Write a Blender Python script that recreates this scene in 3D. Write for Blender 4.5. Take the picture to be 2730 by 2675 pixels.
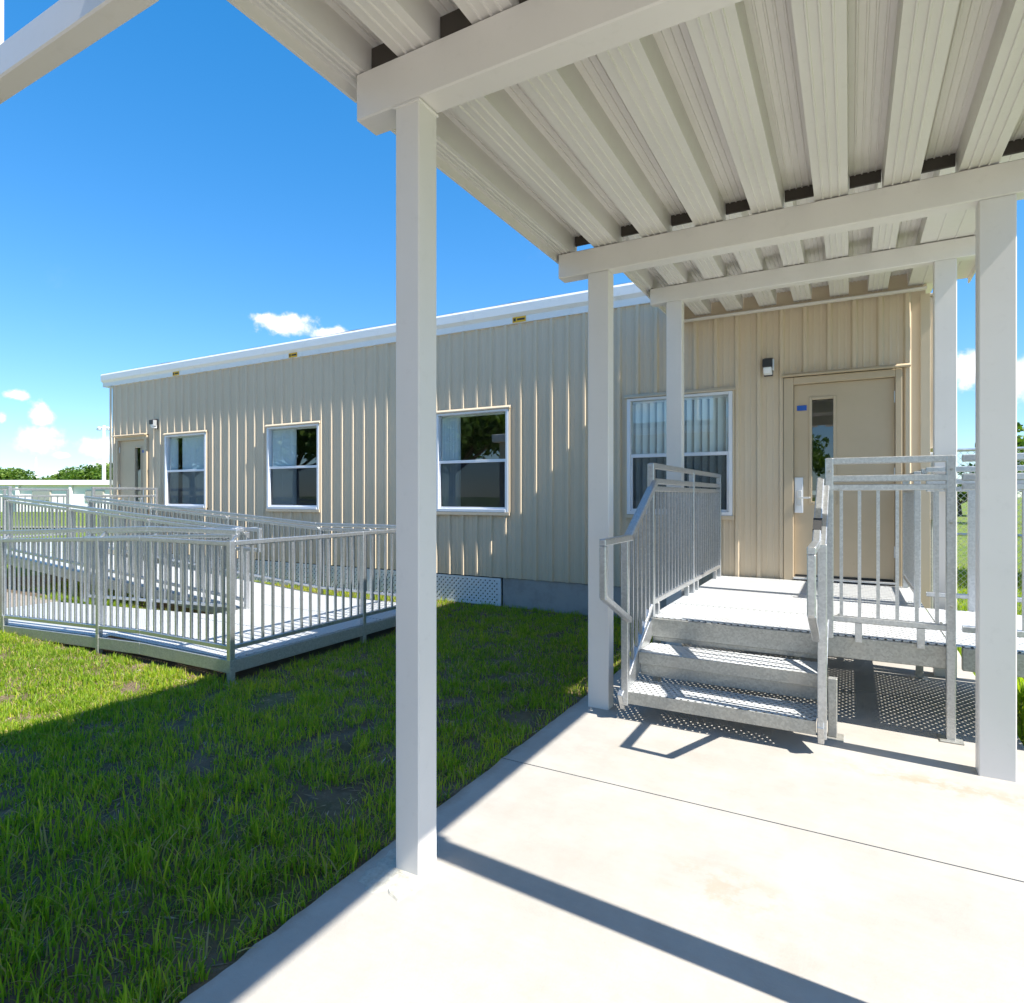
import bpy, bmesh, math, random
import numpy as np
from mathutils import Vector, Matrix, noise as mnoise

random.seed(7); rng = np.random.default_rng(7)
for o in list(bpy.data.objects): bpy.data.objects.remove(o)
SC = bpy.context.scene
COL = SC.collection

# ------------------------------------------------------------------ camera
EYE = 1.46
YAW = math.radians(28.852)
cd = bpy.data.cameras.new('camera'); cam = bpy.data.objects.new('camera', cd); COL.objects.link(cam)
cam.location = (0, 0, EYE); cam.rotation_euler = (math.radians(90), 0, YAW)
cd.sensor_width = 36; cd.lens = 21.541; cd.shift_y = -0.0053; cd.clip_start = .05; cd.clip_end = 4000
SC.camera = cam
CS, CC, FPX = math.sin(YAW), math.cos(YAW), 1633.55
def ray(u, v):
    """direction of a pixel of the photograph in world axes"""
    a = (u-1365)/FPX
    return Vector((-CS+CC*a, CC+CS*a, (1323-v)/FPX))
def at_depth(u, depth, z=0.0):
    r = ray(u, 1323); return Vector((r.x*depth, r.y*depth, z))

# ------------------------------------------------------------------ light
TOSUN = Vector((1, -.066, 1.215)).normalized()
EL = math.asin(TOSUN.z); AZ = math.atan2(TOSUN.x, TOSUN.y)
sd = bpy.data.lights.new('sun', 'SUN'); sun = bpy.data.objects.new('sun', sd); COL.objects.link(sun)
sd.energy = 4.5; sd.angle = math.radians(.53); sd.color = (1, .945, .85)
sun.rotation_euler = TOSUN.to_track_quat('Z', 'Y').to_euler(); sun.location = (20, -2, 24)

W = bpy.data.worlds.new('World'); SC.world = W; W.use_nodes = True
SC.view_settings.view_transform = 'Standard'; SC.view_settings.look = 'None'
SC.view_settings.exposure = 1.25; SC.view_settings.gamma = 1; SC.view_settings.use_curve_mapping = False

class NT:
    """small node-tree writer"""
    def __init__(s, tree): s.t = tree; tree.nodes.clear()
    def n(s, typ, ins=None, **kw):
        nd = s.t.nodes.new(typ)
        for k, v in kw.items(): setattr(nd, k, v)
        for k, v in (ins or {}).items():
            sk = nd.inputs[k]
            if hasattr(v, 'is_linked'): s.t.links.new(v, sk)
            else: sk.default_value = v
        return nd
    def m(s, op, a, b=0.0, c=None, clamp=False):
        d = {0: a, 1: b}
        if c is not None: d[2] = c
        return s.n('ShaderNodeMath', d, operation=op, use_clamp=clamp).outputs[0]
    def mixc(s, f, a, b, blend='MIX'):
        nd = s.t.nodes.new('ShaderNodeMix'); nd.data_type = 'RGBA'; nd.blend_type = blend
        for sk, v in ((nd.inputs[0], f), (nd.inputs[6], a), (nd.inputs[7], b)):
            if hasattr(v, 'is_linked'): s.t.links.new(v, sk)
            else: sk.default_value = v if not isinstance(v, tuple) or len(v) == 4 else (*v, 1)
        return nd.outputs[2]
    def ramp(s, f, lo, hi):
        return s.n('ShaderNodeMapRange', {0: f, 1: lo, 2: hi, 3: 0., 4: 1.}, interpolation_type='SMOOTHSTEP').outputs[0]
    def noise(s, vec, scale, detail=4, rough=.55, out='Fac'):
        ins = {'Scale': scale, 'Detail': detail, 'Roughness': rough}
        if vec is not None: ins['Vector'] = vec
        return s.n('ShaderNodeTexNoise', ins).outputs[out]

def build_world():
    g = NT(W.node_tree)
    sky = g.n('ShaderNodeTexSky', sky_type='NISHITA', sun_disc=False, sun_elevation=EL, sun_rotation=AZ,
              air_density=1.0, dust_density=.1, ozone_density=2.6, altitude=0)
    hs0 = g.n('ShaderNodeHueSaturation', {'Saturation': 1.40, 'Value': 1.0, 'Color': sky.outputs[0]})
    gam = g.n('ShaderNodeGamma', {0: hs0.outputs[0], 1: .7})
    hsv = g.n('ShaderNodeVectorMath', {0: gam.outputs[0], 1: (1.05, 1.31, 1.62)}, operation='MULTIPLY')
    co = g.n('ShaderNodeTexCoord').outputs['Generated']
    sp = g.n('ShaderNodeSeparateXYZ', {0: co})
    x, y, z = sp.outputs
    az = g.m('ARCTAN2', x, y); el = g.m('ARCSINE', z)
    warp = g.noise(co, 9.0, 3)
    fine = g.noise(co, 34.0, 8, .60)
    # the cumulus seen in the photograph: (pixel u, v, half width, half height) -> direction
    total = None
    for u, v, ru, rv in [(770,868,95,30),(880,892,75,20),(700,850,40,16),(100,1172,72,34),(108,1105,32,32),(45,1052,28,14),
                         (265,1190,62,25),(165,1214,24,9),(2590,985,62,48),(2700,1020,70,60),(5,1115,16,16),
                         (1960,1000,60,22),(290,1245,50,14),(190,1262,70,10)]:
        d = ray(u, v).normalized(); e0 = math.asin(d.z); a0 = math.atan2(d.x, d.y)
        ru *= 1.25; rv *= 1.3
        d1 = ray(u+ru, v).normalized(); ra = abs(math.atan2(d1.x, d1.y)-a0)
        d2 = ray(u, v-rv).normalized(); re = abs(math.asin(d2.z)-e0)
        p = g.m('POWER', g.m('ABSOLUTE', g.m('DIVIDE', g.m('SUBTRACT', az, a0), ra)), 2.0)
        q = g.m('POWER', g.m('ABSOLUTE', g.m('DIVIDE', g.m('SUBTRACT', el, e0), re)), 2.0)
        b = g.m('SUBTRACT', 1.0, g.m('SQRT', g.m('ADD', p, q)))
        total = b if total is None else g.m('SMOOTH_MAX', total, b, .15)
    # the same kind of cloud all round, low over the horizon
    cv = g.n('ShaderNodeVectorMath', {0: co, 1: (2.6, 2.6, 7.5)}, operation='MULTIPLY').outputs[0]
    gen = g.noise(cv, 1.0, 6, .55)
    band = g.m('MULTIPLY', g.ramp(el, .015, .07), g.m('SUBTRACT', 1.0, g.ramp(el, .16, .42)))
    away = g.m('SUBTRACT', 1.0, g.m('MULTIPLY', g.ramp(g.m('COSINE', g.m('SUBTRACT', az, -YAW)), .40, .60), 1.0))
    genm = g.m('SUBTRACT', g.m('MULTIPLY', g.m('SUBTRACT', gen, .53), 3.2), g.m('MULTIPLY', g.m('SUBTRACT', 1.0, g.m('MULTIPLY', band, away)), 4.0))
    # high thin cirrus
    cir = g.n('ShaderNodeVectorMath', {0: co, 1: (2.0, 5.5, 5.0)}, operation='MULTIPLY').outputs[0]
    cirm = g.m('MULTIPLY', g.ramp(g.noise(cir, 1.6, 7, .62), .62, .9), .10)
    tot = g.m('MAXIMUM', total, genm)
    dens = g.m('ADD', tot, g.m('MULTIPLY', g.m('SUBTRACT', fine, .50), 2.0))
    dens = g.m('MULTIPLY', dens, g.ramp(tot, -.65, -.1))
    mask = g.m('MULTIPLY', g.ramp(dens, .0, .62), .96)
    mask = g.m('MAXIMUM', mask, cirm)
    # cumulus are brighter on their sunlit thick parts
    cb = g.n('ShaderNodeMapRange', {0: dens, 1: .1, 2: .9, 3: 5.0, 4: 7.0}).outputs[0]
    ccol = g.n('ShaderNodeCombineXYZ', {0: cb, 1: g.m('MULTIPLY', cb, 1.0), 2: g.m('MULTIPLY', cb, 1.02)}).outputs[0]
    colr = g.mixc(mask, hsv.outputs[0], ccol)
    bg = g.n('ShaderNodeBackground', {0: colr, 1: .098})
    out = g.n('ShaderNodeOutputWorld'); g.t.links.new(bg.outputs[0], out.inputs[0])
build_world()

# ------------------------------------------------------------------ materials
MATS = {}
def mat(name, base, rough=.5, metal=0.0, fn=None, spec=.5, bump=None):
    m = bpy.data.materials.new(name); m.use_nodes = True; g = NT(m.node_tree)
    p = g.n('ShaderNodeBsdfPrincipled', {'Base Color': (*base, 1), 'Roughness': rough, 'Metallic': metal, 'Specular IOR Level': spec})
    o = g.n('ShaderNodeOutputMaterial'); g.t.links.new(p.outputs[0], o.inputs[0])
    if fn: fn(g, p, o)
    MATS[name] = m; return m
def bumpit(g, p, h, strength=.2, dist=.01):
    b = g.n('ShaderNodeBump', {'Strength': strength, 'Distance': dist, 'Height': h}); g.t.links.new(b.outputs[0], p.inputs['Normal'])
def objco(g): return g.n('ShaderNodeTexCoord').outputs['Object']
def worldco(g): return g.n('ShaderNodeNewGeometry').outputs['Position']
def setc(g, p, c, k='Base Color'): g.t.links.new(c, p.inputs[k])

def f_paint(g, p, o):
    v = worldco(g); n1 = g.noise(v, 1.3, 3); n2 = g.noise(v, 22, 5, .6)
    f = g.m('ADD', g.m('MULTIPLY', g.ramp(n1, .35, .75), .5), g.m('MULTIPLY', g.ramp(n2, .55, .8), .5))
    setc(g, p, g.mixc(f, (.745, .71, .67, 1), (.67, .637, .597, 1)))
    setc(g, p, g.n('ShaderNodeMapRange', {0: n2, 1: .3, 2: .8, 3: .34, 4: .52}).outputs[0], 'Roughness')
    bumpit(g, p, g.noise(v, 3.0, 2), .06, .02)
mat('canopy_paint', (.68, .66, .60), .42, fn=f_paint)

def f_siding(g, p, o):
    v = worldco(g)
    st = g.n('ShaderNodeVectorMath', {0: v, 1: (1.0, 1.0, .06)}, operation='MULTIPLY').outputs[0]
    n1 = g.noise(v, .9, 3); n2 = g.noise(st, 14, 5, .6); n3 = g.noise(v, 45, 4)
    c = g.mixc(g.ramp(n1, .35, .7), (.63, .515, .37, 1), (.595, .485, .345, 1))
    c = g.mixc(g.m('MULTIPLY', g.ramp(n2, .52, .78), .12), c, (.36, .30, .22, 1))
    c = g.mixc(g.m('MULTIPLY', g.ramp(n3, .66, .8), .08), c, (.28, .24, .18, 1))
    setc(g, p, c); bumpit(g, p, g.noise(v, 2.2, 2), .10, .02)
mat('siding_tan', (.48, .41, .3), .42, fn=f_siding)
def f_door(g, p, o):
    v = worldco(g); n1 = g.noise(v, 2.0, 3); n2 = g.noise(v, 18, 6, .65)
    c = g.mixc(g.ramp(n1, .3, .7), (.52, .415, .285, 1), (.48, .385, .26, 1))
    setc(g, p, g.mixc(g.m('MULTIPLY', g.ramp(n2, .62, .75), .25), c, (.33, .27, .19, 1)))
    bumpit(g, p, n2, .04, .004)
mat('door_tan', (.48, .39, .28), .45, fn=f_door)

def galv(g, p, o, lo=(.47, .485, .50), hi=(.58, .595, .605), stain=.34):
    v = worldco(g)
    vo = g.n('ShaderNodeTexVoronoi', {'Vector': v, 'Scale': 90.0}).outputs['Color']
    vs = g.n('ShaderNodeSeparateXYZ', {0: vo}).outputs[0]
    n1 = g.noise(v, 5, 5, .6); n2 = g.noise(v, 26, 6, .7)
    c = g.mixc(vs, (*lo, 1), (*hi, 1))
    c = g.mixc(g.m('MULTIPLY', g.ramp(n1, .5, .78), stain), c, (.42, .40, .36, 1))
    c = g.mixc(g.m('MULTIPLY', g.ramp(n2, .66, .78), stain*1.2), c, (.78, .78, .76, 1))
    setc(g, p, c)
    setc(g, p, g.n('ShaderNodeMapRange', {0: n2, 1: .3, 2: .8, 3: .30, 4: .46}).outputs[0], 'Roughness')
    bumpit(g, p, n2, .03, .002)
mat('galvanized', (.6, .62, .63), .36, .85, fn=galv)
def f_galvdull(g, p, o): galv(g, p, o, (.33, .33, .305), (.45, .45, .42), .9)
mat('galvanized_dull', (.5, .5, .48), .5, .45, fn=f_galvdull)
def f_perf(g, p, o):
    galv(g, p, o, (.56, .58, .59), (.63, .645, .655), .3)
    v = worldco(g); s = g.n('ShaderNodeSeparateXYZ', {0: v}); P = .044
    u = g.m('DIVIDE', s.outputs[0], P); w = g.m('DIVIDE', s.outputs[1], P*.85)
    row = g.m('FLOOR', w); sh = g.m('MULTIPLY', g.m('FRACT', g.m('MULTIPLY', row, .5)), 1.0)
    fu = g.m('SUBTRACT', g.m('FRACT', g.m('ADD', u, sh)), .5); fw = g.m('SUBTRACT', g.m('FRACT', w), .5)
    d = g.m('SQRT', g.m('ADD', g.m('MULTIPLY', fu, fu), g.m('MULTIPLY', g.m('MULTIPLY', fw, fw), .72)))
    hole = g.m('LESS_THAN', d, .18)
    tr = g.n('ShaderNodeBsdfTransparent'); mx = g.n('ShaderNodeMixShader', {0: hole, 1: p.outputs[0], 2: tr.outputs[0]})
    g.t.links.new(mx.outputs[0], o.inputs[0])
    bumpit(g, p, g.m('MULTIPLY', g.ramp(d, .45, .25), 1.0), .35, .004)
mat('perforated_plate', (.62, .64, .65), .45, .15, fn=f_perf)

mat('white_vinyl', (.74, .76, .80), .35)
def f_white(g, p, o):
    v = worldco(g); n = g.noise(v, 6, 5, .65); n2 = g.noise(v, 1.2, 3)
    setc(g, p, g.mixc(g.m('MULTIPLY', g.ramp(n, .55, .75), .4), (.80, .81, .81, 1), (.60, .61, .60, 1)))
    bumpit(g, p, n, .25, .01)
mat('roof_white', (.8, .81, .81), .55, fn=f_white)
mat('trough_shade', (.07, .06, .05), .9)
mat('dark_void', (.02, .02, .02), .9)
mat('room_wall', (.16, .16, .15), .9)
mat('room_floor', (.08, .085, .09), .7)
mat('blind_fabric', (.80, .86, .86), .8)
mat('black_plastic', (.02, .02, .022), .4)
mat('chrome', (.72, .75, .80), .38, .35)
mat('lamp_steel', (.62, .63, .64), .35, .6)
mat('label_yellow', (.80, .45, .02), .5)
mat('label_ink', (.05, .035, .02), .6)
mat('sign_blue', (.01, .09, .42), .4)
mat('rubber', (.03, .03, .03), .8)
mat('lattice_white', (.72, .74, .76), .55)
mat('skirt_gray', (.33, .315, .30), .8, fn=lambda g, p, o: (setc(g, p, g.mixc(g.ramp(g.noise(worldco(g), 5, 5, .65), .4, .75), (.36, .345, .33, 1), (.28, .265, .25, 1)))))
mat('hvac_tan', (.55, .47, .36), .5)
mat('far_white', (.80, .79, .76), .7)
mat('far_tan', (.55, .50, .43), .7)
mat('screen_black', (.015, .015, .017), .9)
mat('bark', (.12, .09, .06), .9)

def f_glass(g, p, o):
    fc = g.n('ShaderNodeLayerWeight', {'Blend': .5}).outputs['Facing']
    f = g.m('ADD', g.m('MULTIPLY', g.m('POWER', fc, 4.0), .85), .13, clamp=True)
    t = g.n('ShaderNodeBsdfTransparent', {0: (.88, .94, .94, 1)})
    gl = g.n('ShaderNodeBsdfGlossy', {0: (.95, .98, 1, 1), 1: .012})
    v = worldco(g); b = g.n('ShaderNodeBump', {'Strength': .02, 'Distance': .02, 'Height': g.noise(v, 1.6, 1)}); g.t.links.new(b.outputs[0], gl.inputs['Normal'])
    mx = g.n('ShaderNodeMixShader', {0: f, 1: t.outputs[0], 2: gl.outputs[0]}); g.t.links.new(mx.outputs[0], o.inputs[0])
mat('glass', (.8, .85, .85), .02, fn=f_glass)
def f_screen(g, p, o):
    t = g.n('ShaderNodeBsdfTransparent'); d = g.n('ShaderNodeBsdfDiffuse', {0: (.03, .035, .045, 1)})
    mx = g.n('ShaderNodeMixShader', {0: .50, 1: t.outputs[0], 2: d.outputs[0]}); g.t.links.new(mx.outputs[0], o.inputs[0])
mat('insect_screen', (.03, .03, .04), .9, fn=f_screen)

def f_conc(g, p, o):
    v = worldco(g)
    n1 = g.noise(v, 1.1, 5, .6); n2 = g.noise(v, 9, 6, .65); n3 = g.noise(v, 120, 3, .6)
    br = g.n('ShaderNodeVectorMath', {0: v, 1: (3.0, 40.0, 1)}, operation='MULTIPLY').outputs[0]; n4 = g.noise(br, 1.2, 3)
    n5 = g.noise(v, 3.2, 8, .72); n6 = g.noise(v, 48, 5, .7)
    c = g.mixc(g.ramp(n1, .35, .7), (.400, .380, .348, 1), (.352, .333, .302, 1))
    c = g.mixc(g.m('MULTIPLY', g.ramp(n5, .48, .66), .30), c, (.315, .288, .248, 1))
    c = g.mixc(g.m('MULTIPLY', g.ramp(n5, .50, .36), .25), c, (.46, .435, .395, 1))
    c = g.mixc(g.m('MULTIPLY', g.ramp(n2, .55, .72), .20), c, (.33, .295, .25, 1))
    c = g.mixc(g.m('MULTIPLY', g.ramp(n6, .64, .74), .30), c, (.26, .235, .20, 1))
    c = g.mixc(g.m('MULTIPLY', g.ramp(n3, .62, .75), .20), c, (.24, .22, .19, 1))
    c = g.mixc(g.m('MULTIPLY', g.ramp(n4, .45, .7), .12), c, (.33, .305, .27, 1))
    # two rusty clay stains and the dirty run beside the right post
    for (cx, cy, rx, ry, k) in [(-.42, 2.38, .27, .15, .42), (.50, 3.74, .40, .10, .5), (.15, 3.80, .4, .12, .3), (-.1, 2.0, .6, .3, .10), (-.9, 3.3, .5, .3, .10)]:
        s = g.n('ShaderNodeSeparateXYZ', {0: v})
        a = g.m('DIVIDE', g.m('SUBTRACT', s.outputs[0], cx), rx); b = g.m('DIVIDE', g.m('SUBTRACT', s.outputs[1], cy), ry)
        r = g.m('ADD', g.m('MULTIPLY', a, a), g.m('MULTIPLY', b, b))
        f = g.m('SUBTRACT', 1.0, g.ramp(r, .0, 1.5)); f = g.m('MULTIPLY', f, g.ramp(g.noise(v, 7, 6, .7), .42, .62))
        c = g.mixc(g.m('MULTIPLY', f, k), c, (.36, .25, .16, 1))
    # earth washed over the grass-side edge
    s = g.n('ShaderNodeSeparateXYZ', {0: v})
    e = g.m('SUBTRACT', 1.0, g.ramp(g.m('ADD', s.outputs[0], g.m('MULTIPLY', g.noise(v, 5, 5, .7), .16)), -1.63, -1.55))
    c = g.mixc(g.m('MULTIPLY', e, .6), c, (.24, .19, .14, 1))
    setc(g, p, c); bumpit(g, p, g.m('ADD', g.m('ADD', n3, g.m('MULTIPLY', n4, .6)), g.m('MULTIPLY', n2, 2.0)), .22, .004)
mat('concrete', (.57, .55, .5), .82, fn=f_conc, spec=.3)
mat('grout_mix', (.40, .40, .36), .9, fn=lambda g, p, o: (setc(g, p, g.mixc(g.ramp(g.noise(worldco(g), 30, 6, .7), .35, .7), (.46, .455, .41, 1), (.33, .32, .28, 1))), bumpit(g, p, g.noise(worldco(g), 60, 6, .7), .5, .006)))
mat('joint_dirt', (.10, .08, .06), .95)

def f_soil(g, p, o):
    v = worldco(g); n1 = g.noise(v, 3.5, 6, .7); n2 = g.noise(v, 28, 6, .7); n3 = g.noise(v, 1.1, 3)
    c = g.mixc(g.ramp(n1, .35, .7), (.12, .085, .055, 1), (.20, .15, .10, 1))
    c = g.mixc(g.m('MULTIPLY', g.ramp(n2, .5, .72), .6), c, (.23, .175, .12, 1))
    c = g.mixc(g.m('MULTIPLY', g.ramp(n3, .45, .7), .5), c, (.11, .14, .03, 1))
    setc(g, p, c); bumpit(g, p, g.m('ADD', n2, n1), .9, .02)
mat('soil', (.12, .09, .06), .95, fn=f_soil, spec=.2)
def f_field(g, p, o):
    v = worldco(g); n1 = g.noise(v, .35, 6, .65); n2 = g.noise(v, 9, 6, .75)
    c = g.mixc(g.ramp(n2, .35, .68), (.07, .12, .018, 1), (.20, .26, .04, 1))
    c = g.mixc(g.m('MULTIPLY', g.ramp(n1, .45, .7), .5), c, (.26, .25, .09, 1))
    setc(g, p, c); bumpit(g, p, n2, .8, .05)
mat('field_grass', (.13, .18, .03), .9, fn=f_field, spec=.2)

def leaf_mat(name, stops, trans=.45):
    def fn(g, p, o):
        at = g.n('ShaderNodeAttribute', attribute_name='tint').outputs['Fac']
        cr = g.n('ShaderNodeValToRGB', {0: at}); el = cr.color_ramp.elements
        el[0].position = stops[0][0]; el[0].color = (*stops[0][1], 1); el[1].position = stops[-1][0]; el[1].color = (*stops[-1][1], 1)
        for q, c in stops[1:-1]:
            e = el.new(q); e.color = (*c, 1)
        setc(g, p, cr.outputs[0])
        tc = g.mixc(1.0, cr.outputs[0], (1.35, 1.45, .55, 1), 'MULTIPLY')
        tr = g.n('ShaderNodeBsdfTranslucent', {0: tc})
        mx = g.n('ShaderNodeMixShader', {0: trans, 1: p.outputs[0], 2: tr.outputs[0]}); g.t.links.new(mx.outputs[0], o.inputs[0])
    return mat(name, (.1, .2, .03), .5, fn=fn, spec=.35)
leaf_mat('grass_blade', [(0, (.13, .235, .018)), (.40, (.27, .40, .024)), (.78, (.56, .54, .05)), (.86, (.38, .34, .08)), (1, (.44, .36, .19))], .5)
leaf_mat('tree_leaf', [(0, (.04, .09, .014)), (.5, (.10, .18, .025)), (1, (.20, .28, .04))], .35)
leaf_mat('dry_litter', [(0, (.16, .11, .07)), (.6, (.30, .23, .15)), (1, (.50, .46, .38))], .15)

# ------------------------------------------------------------------ mesh helpers
WP = {}
class MB:
    def __init__(s): s.v = []; s.f = []
    def hexa(s, pts):
        b = len(s.v); s.v += [tuple(p) for p in pts]
        s.f += [(b, b+3, b+2, b+1), (b+4, b+5, b+6, b+7), (b, b+1, b+5, b+4), (b+1, b+2, b+6, b+5), (b+2, b+3, b+7, b+6), (b+3, b, b+4, b+7)]
        return s
    def box(s, x0, x1, y0, y1, z0, z1):
        return s.hexa([(x0,y0,z0),(x1,y0,z0),(x1,y1,z0),(x0,y1,z0),(x0,y0,z1),(x1,y0,z1),(x1,y1,z1),(x0,y1,z1)])
    def bar(s, p0, p1, w=.04, h=.04):
        p0, p1 = Vector(p0), Vector(p1); d = (p1-p0).normalized()
        up = Vector((0,0,1)) if abs(d.z) < .95 else Vector((0,1,0))
        r = d.cross(up).normalized()*(w/2); u = r.cross(d).normalized()*(h/2)
        a = [p0-r-u, p0+r-u, p0+r+u, p0-r+u]; b = [p1-r-u, p1+r-u, p1+r+u, p1-r+u]
        return s.hexa(a+b)
    def tube(s, p0, p1, r0, r1=None, n=8, cap=True):
        r1 = r0 if r1 is None else r1
        p0, p1 = Vector(p0), Vector(p1); d = (p1-p0).normalized()
        up = Vector((0,0,1)) if abs(d.z) < .95 else Vector((0,1,0))
        a = d.cross(up).normalized(); c = a.cross(d).normalized(); b = len(s.v)
        for P, R in ((p0, r0), (p1, r1)):
            for i in range(n):
                t = 2*math.pi*i/n; s.v.append(tuple(P+a*math.cos(t)*R+c*math.sin(t)*R))
        for i in range(n): j = (i+1) % n; s.f.append((b+i, b+n+i, b+n+j, b+j))
        if cap: s.f += [tuple(b+i for i in range(n)), tuple(b+n+i for i in reversed(range(n)))]
        return s
    def prism_y(s, prof, y0, y1):
        """closed profile in (x,z) pushed along y"""
        b = len(s.v); n = len(prof)
        s.v += [(x, y0, z) for x, z in prof]+[(x, y1, z) for x, z in prof]
        for i in range(n): j = (i+1) % n; s.f.append((b+i, b+j, b+n+j, b+n+i))
        s.f += [tuple(b+i for i in reversed(range(n))), tuple(b+n+i for i in range(n))]; return s
    def prism_x(s, prof, x0, x1):
        b = len(s.v); n = len(prof)
        s.v += [(x0, y, z) for y, z in prof]+[(x1, y, z) for y, z in prof]
        for i in range(n): j = (i+1) % n; s.f.append((b+i, b+n+i, b+n+j, b+j))
        s.f += [tuple(b+i for i in range(n)), tuple(b+n+i for i in reversed(range(n)))]; return s
    def mesh(s, name, material, bev=0.0, origin=(0,0,0)):
        me = bpy.data.meshes.new(name); ox, oy, oz = origin
        me.from_pydata([(x-ox, y-oy, z-oz) for x, y, z in s.v], [], s.f)
        if bev > 0:
            bm = bmesh.new(); bm.from_mesh(me)
            bmesh.ops.recalc_face_normals(bm, faces=bm.faces)
            ed = [e for e in bm.edges if len(e.link_faces) == 2 and e.calc_face_angle(0) > .6]
            bmesh.ops.bevel(bm, geom=ed, offset=bev, segments=1, affect='EDGES', clamp_overlap=True)
            bm.to_mesh(me); bm.free()
        me.materials.append(MATS[material]); return me
    def build(s, name, material, parent=None, bev=0.0, origin=None):
        if origin is None:
            a = np.array(s.v); origin = tuple((a.min(0)+a.max(0))/2); origin = (origin[0], origin[1], float(a[:, 2].min()))
        return place(name, s.mesh(name, material, bev, origin), origin, parent)
def place(name, me, loc, parent=None):
    o = bpy.data.objects.new(name, me); COL.objects.link(o); loc = Vector(loc); WP[o.name] = loc
    if parent is not None: o.parent = parent; o.location = loc-WP[parent.name]
    else: o.location = loc
    return o
def thing(name, label, cat, loc=(0,0,0), group=None):
    o = place(name, None, loc); o['label'] = label; o['category'] = cat
    if group: o['group'] = group
    return o
def tag(o, label, cat, group=None, kind=None):
    o['label'] = label; o['category'] = cat
    if group: o['group'] = group
    if kind: o['kind'] = kind
    return o
CACHE = {}
def box(name, x0, x1, y0, y1, z0, z1, m, parent=None, bev=.003):
    k = (round(x1-x0, 4), round(y1-y0, 4), round(z1-z0, 4), m, bev)
    if k not in CACHE:
        CACHE[k] = MB().box(-k[0]/2, k[0]/2, -k[1]/2, k[1]/2, 0, k[2]).mesh(name, m, bev)
    return place(name, CACHE[k], ((x0+x1)/2, (y0+y1)/2, z0), parent)

# ------------------------------------------------------------------ the ground
WALL = 7.244
me = bpy.data.meshes.new('ground'); R = 900
me.from_pydata([(-R,-R,0),(R,-R,0),(R,R,0),(-R,R,0)], [], [(0,1,2,3)]); me.materials.append(MATS['field_grass'])
gr = place('ground', me, (0,0,-.075)); gr['kind'] = 'structure'
def soil_h(x, y):
    h = mnoise.noise(Vector((x*1.1, y*1.1, 0)))*.012+mnoise.noise(Vector((x*5, y*5, 3)))*.009
    e = max(0, 1-abs(x+1.703)/.25)
    return -.045+h+.022*e*(.6+mnoise.noise(Vector((x*4, y*7, 9))))
def soil_sheet(name, x0, x1, y0, y1, step):
    nx, ny = int((x1-x0)/step)+1, int((y1-y0)/step)+1
    vs = []; fs = []
    for j in range(ny+1):
        for i in range(nx+1):
            x = x0+(x1-x0)*i/nx; y = y0+(y1-y0)*j/ny; vs.append((x, y, soil_h(x, y)))
    for j in range(ny):
        for i in range(nx): a = j*(nx+1)+i; fs.append((a, a+1, a+nx+2, a+nx+1))
    me = bpy.data.meshes.new(name); me.from_pydata(vs, [], fs); me.materials.append(MATS['soil'])
    for q in me.polygons: q.use_smooth = True
    o = place(name, me, (0,0,0)); o['kind'] = 'structure'; return o
soil_sheet('lawn_soil', -13.5, -1.665, -1.5, 7.24, .05)

# concrete walkway: dirt-filled joints under separate cast bays
SX0, SX1 = -1.703, .90
wk = MB().box(SX0+.02, SX1-.02, -4.0, 7.2, -.12, -.014).build('walkway', 'joint_dirt'); wk['kind'] = 'structure'
ys = [-4.0, -1.66, .65, 2.965, 5.28, 7.2]
for a, b in zip(ys[:-1], ys[1:]):
    n = 60; pr = []
    y0, y1 = a+.004, b-.004
    bm = MB(); L = []; Rr = []
    for i in range(n+1):
        y = y0+(y1-y0)*i/n
        L.append((SX0+.012*mnoise.noise(Vector((y*3.1, 1, 0)))+.01*mnoise.noise(Vector((y*13, 5, 0))), y)); Rr.append((SX1+.01*mnoise.noise(Vector((y*3, 8, 0))), y))
    base = 0
    for i in range(n+1):
        (lx, ly), (rx, ry) = L[i], Rr[i]
        bm.v += [(lx-.004, ly, -.12), (lx, ly, -.012), (lx+.014, ly, 0), (rx-.012, ry, 0), (rx, ry, -.012), (rx, ry, -.12)]
    for i in range(n):
        for k in range(5): q = i*6+k; bm.f.append((q, q+1, q+7, q+6))
    bm.f += [tuple(range(6))[::-1], tuple(n*6+k for k in range(6))]
    bm.build('slab_bay', 'concrete', wk, origin=(0, y0, -.12))

# unseen paving behind the viewer, added to bounce neutral light forward
yd = MB().box(-30, 26, -26, -4.02, -.12, -.028).build('bounce_paving', 'concrete'); yd['kind'] = 'structure'
yd2 = MB().box(-30, -1.72, -4.0, -1.55, -.12, -.03).build('bounce_paving', 'concrete'); yd2['kind'] = 'structure'
yd3 = MB().box(.92, 26, -4.0, 1.2, -.12, -.03).build('bounce_paving', 'concrete'); yd3['kind'] = 'structure'

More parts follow.
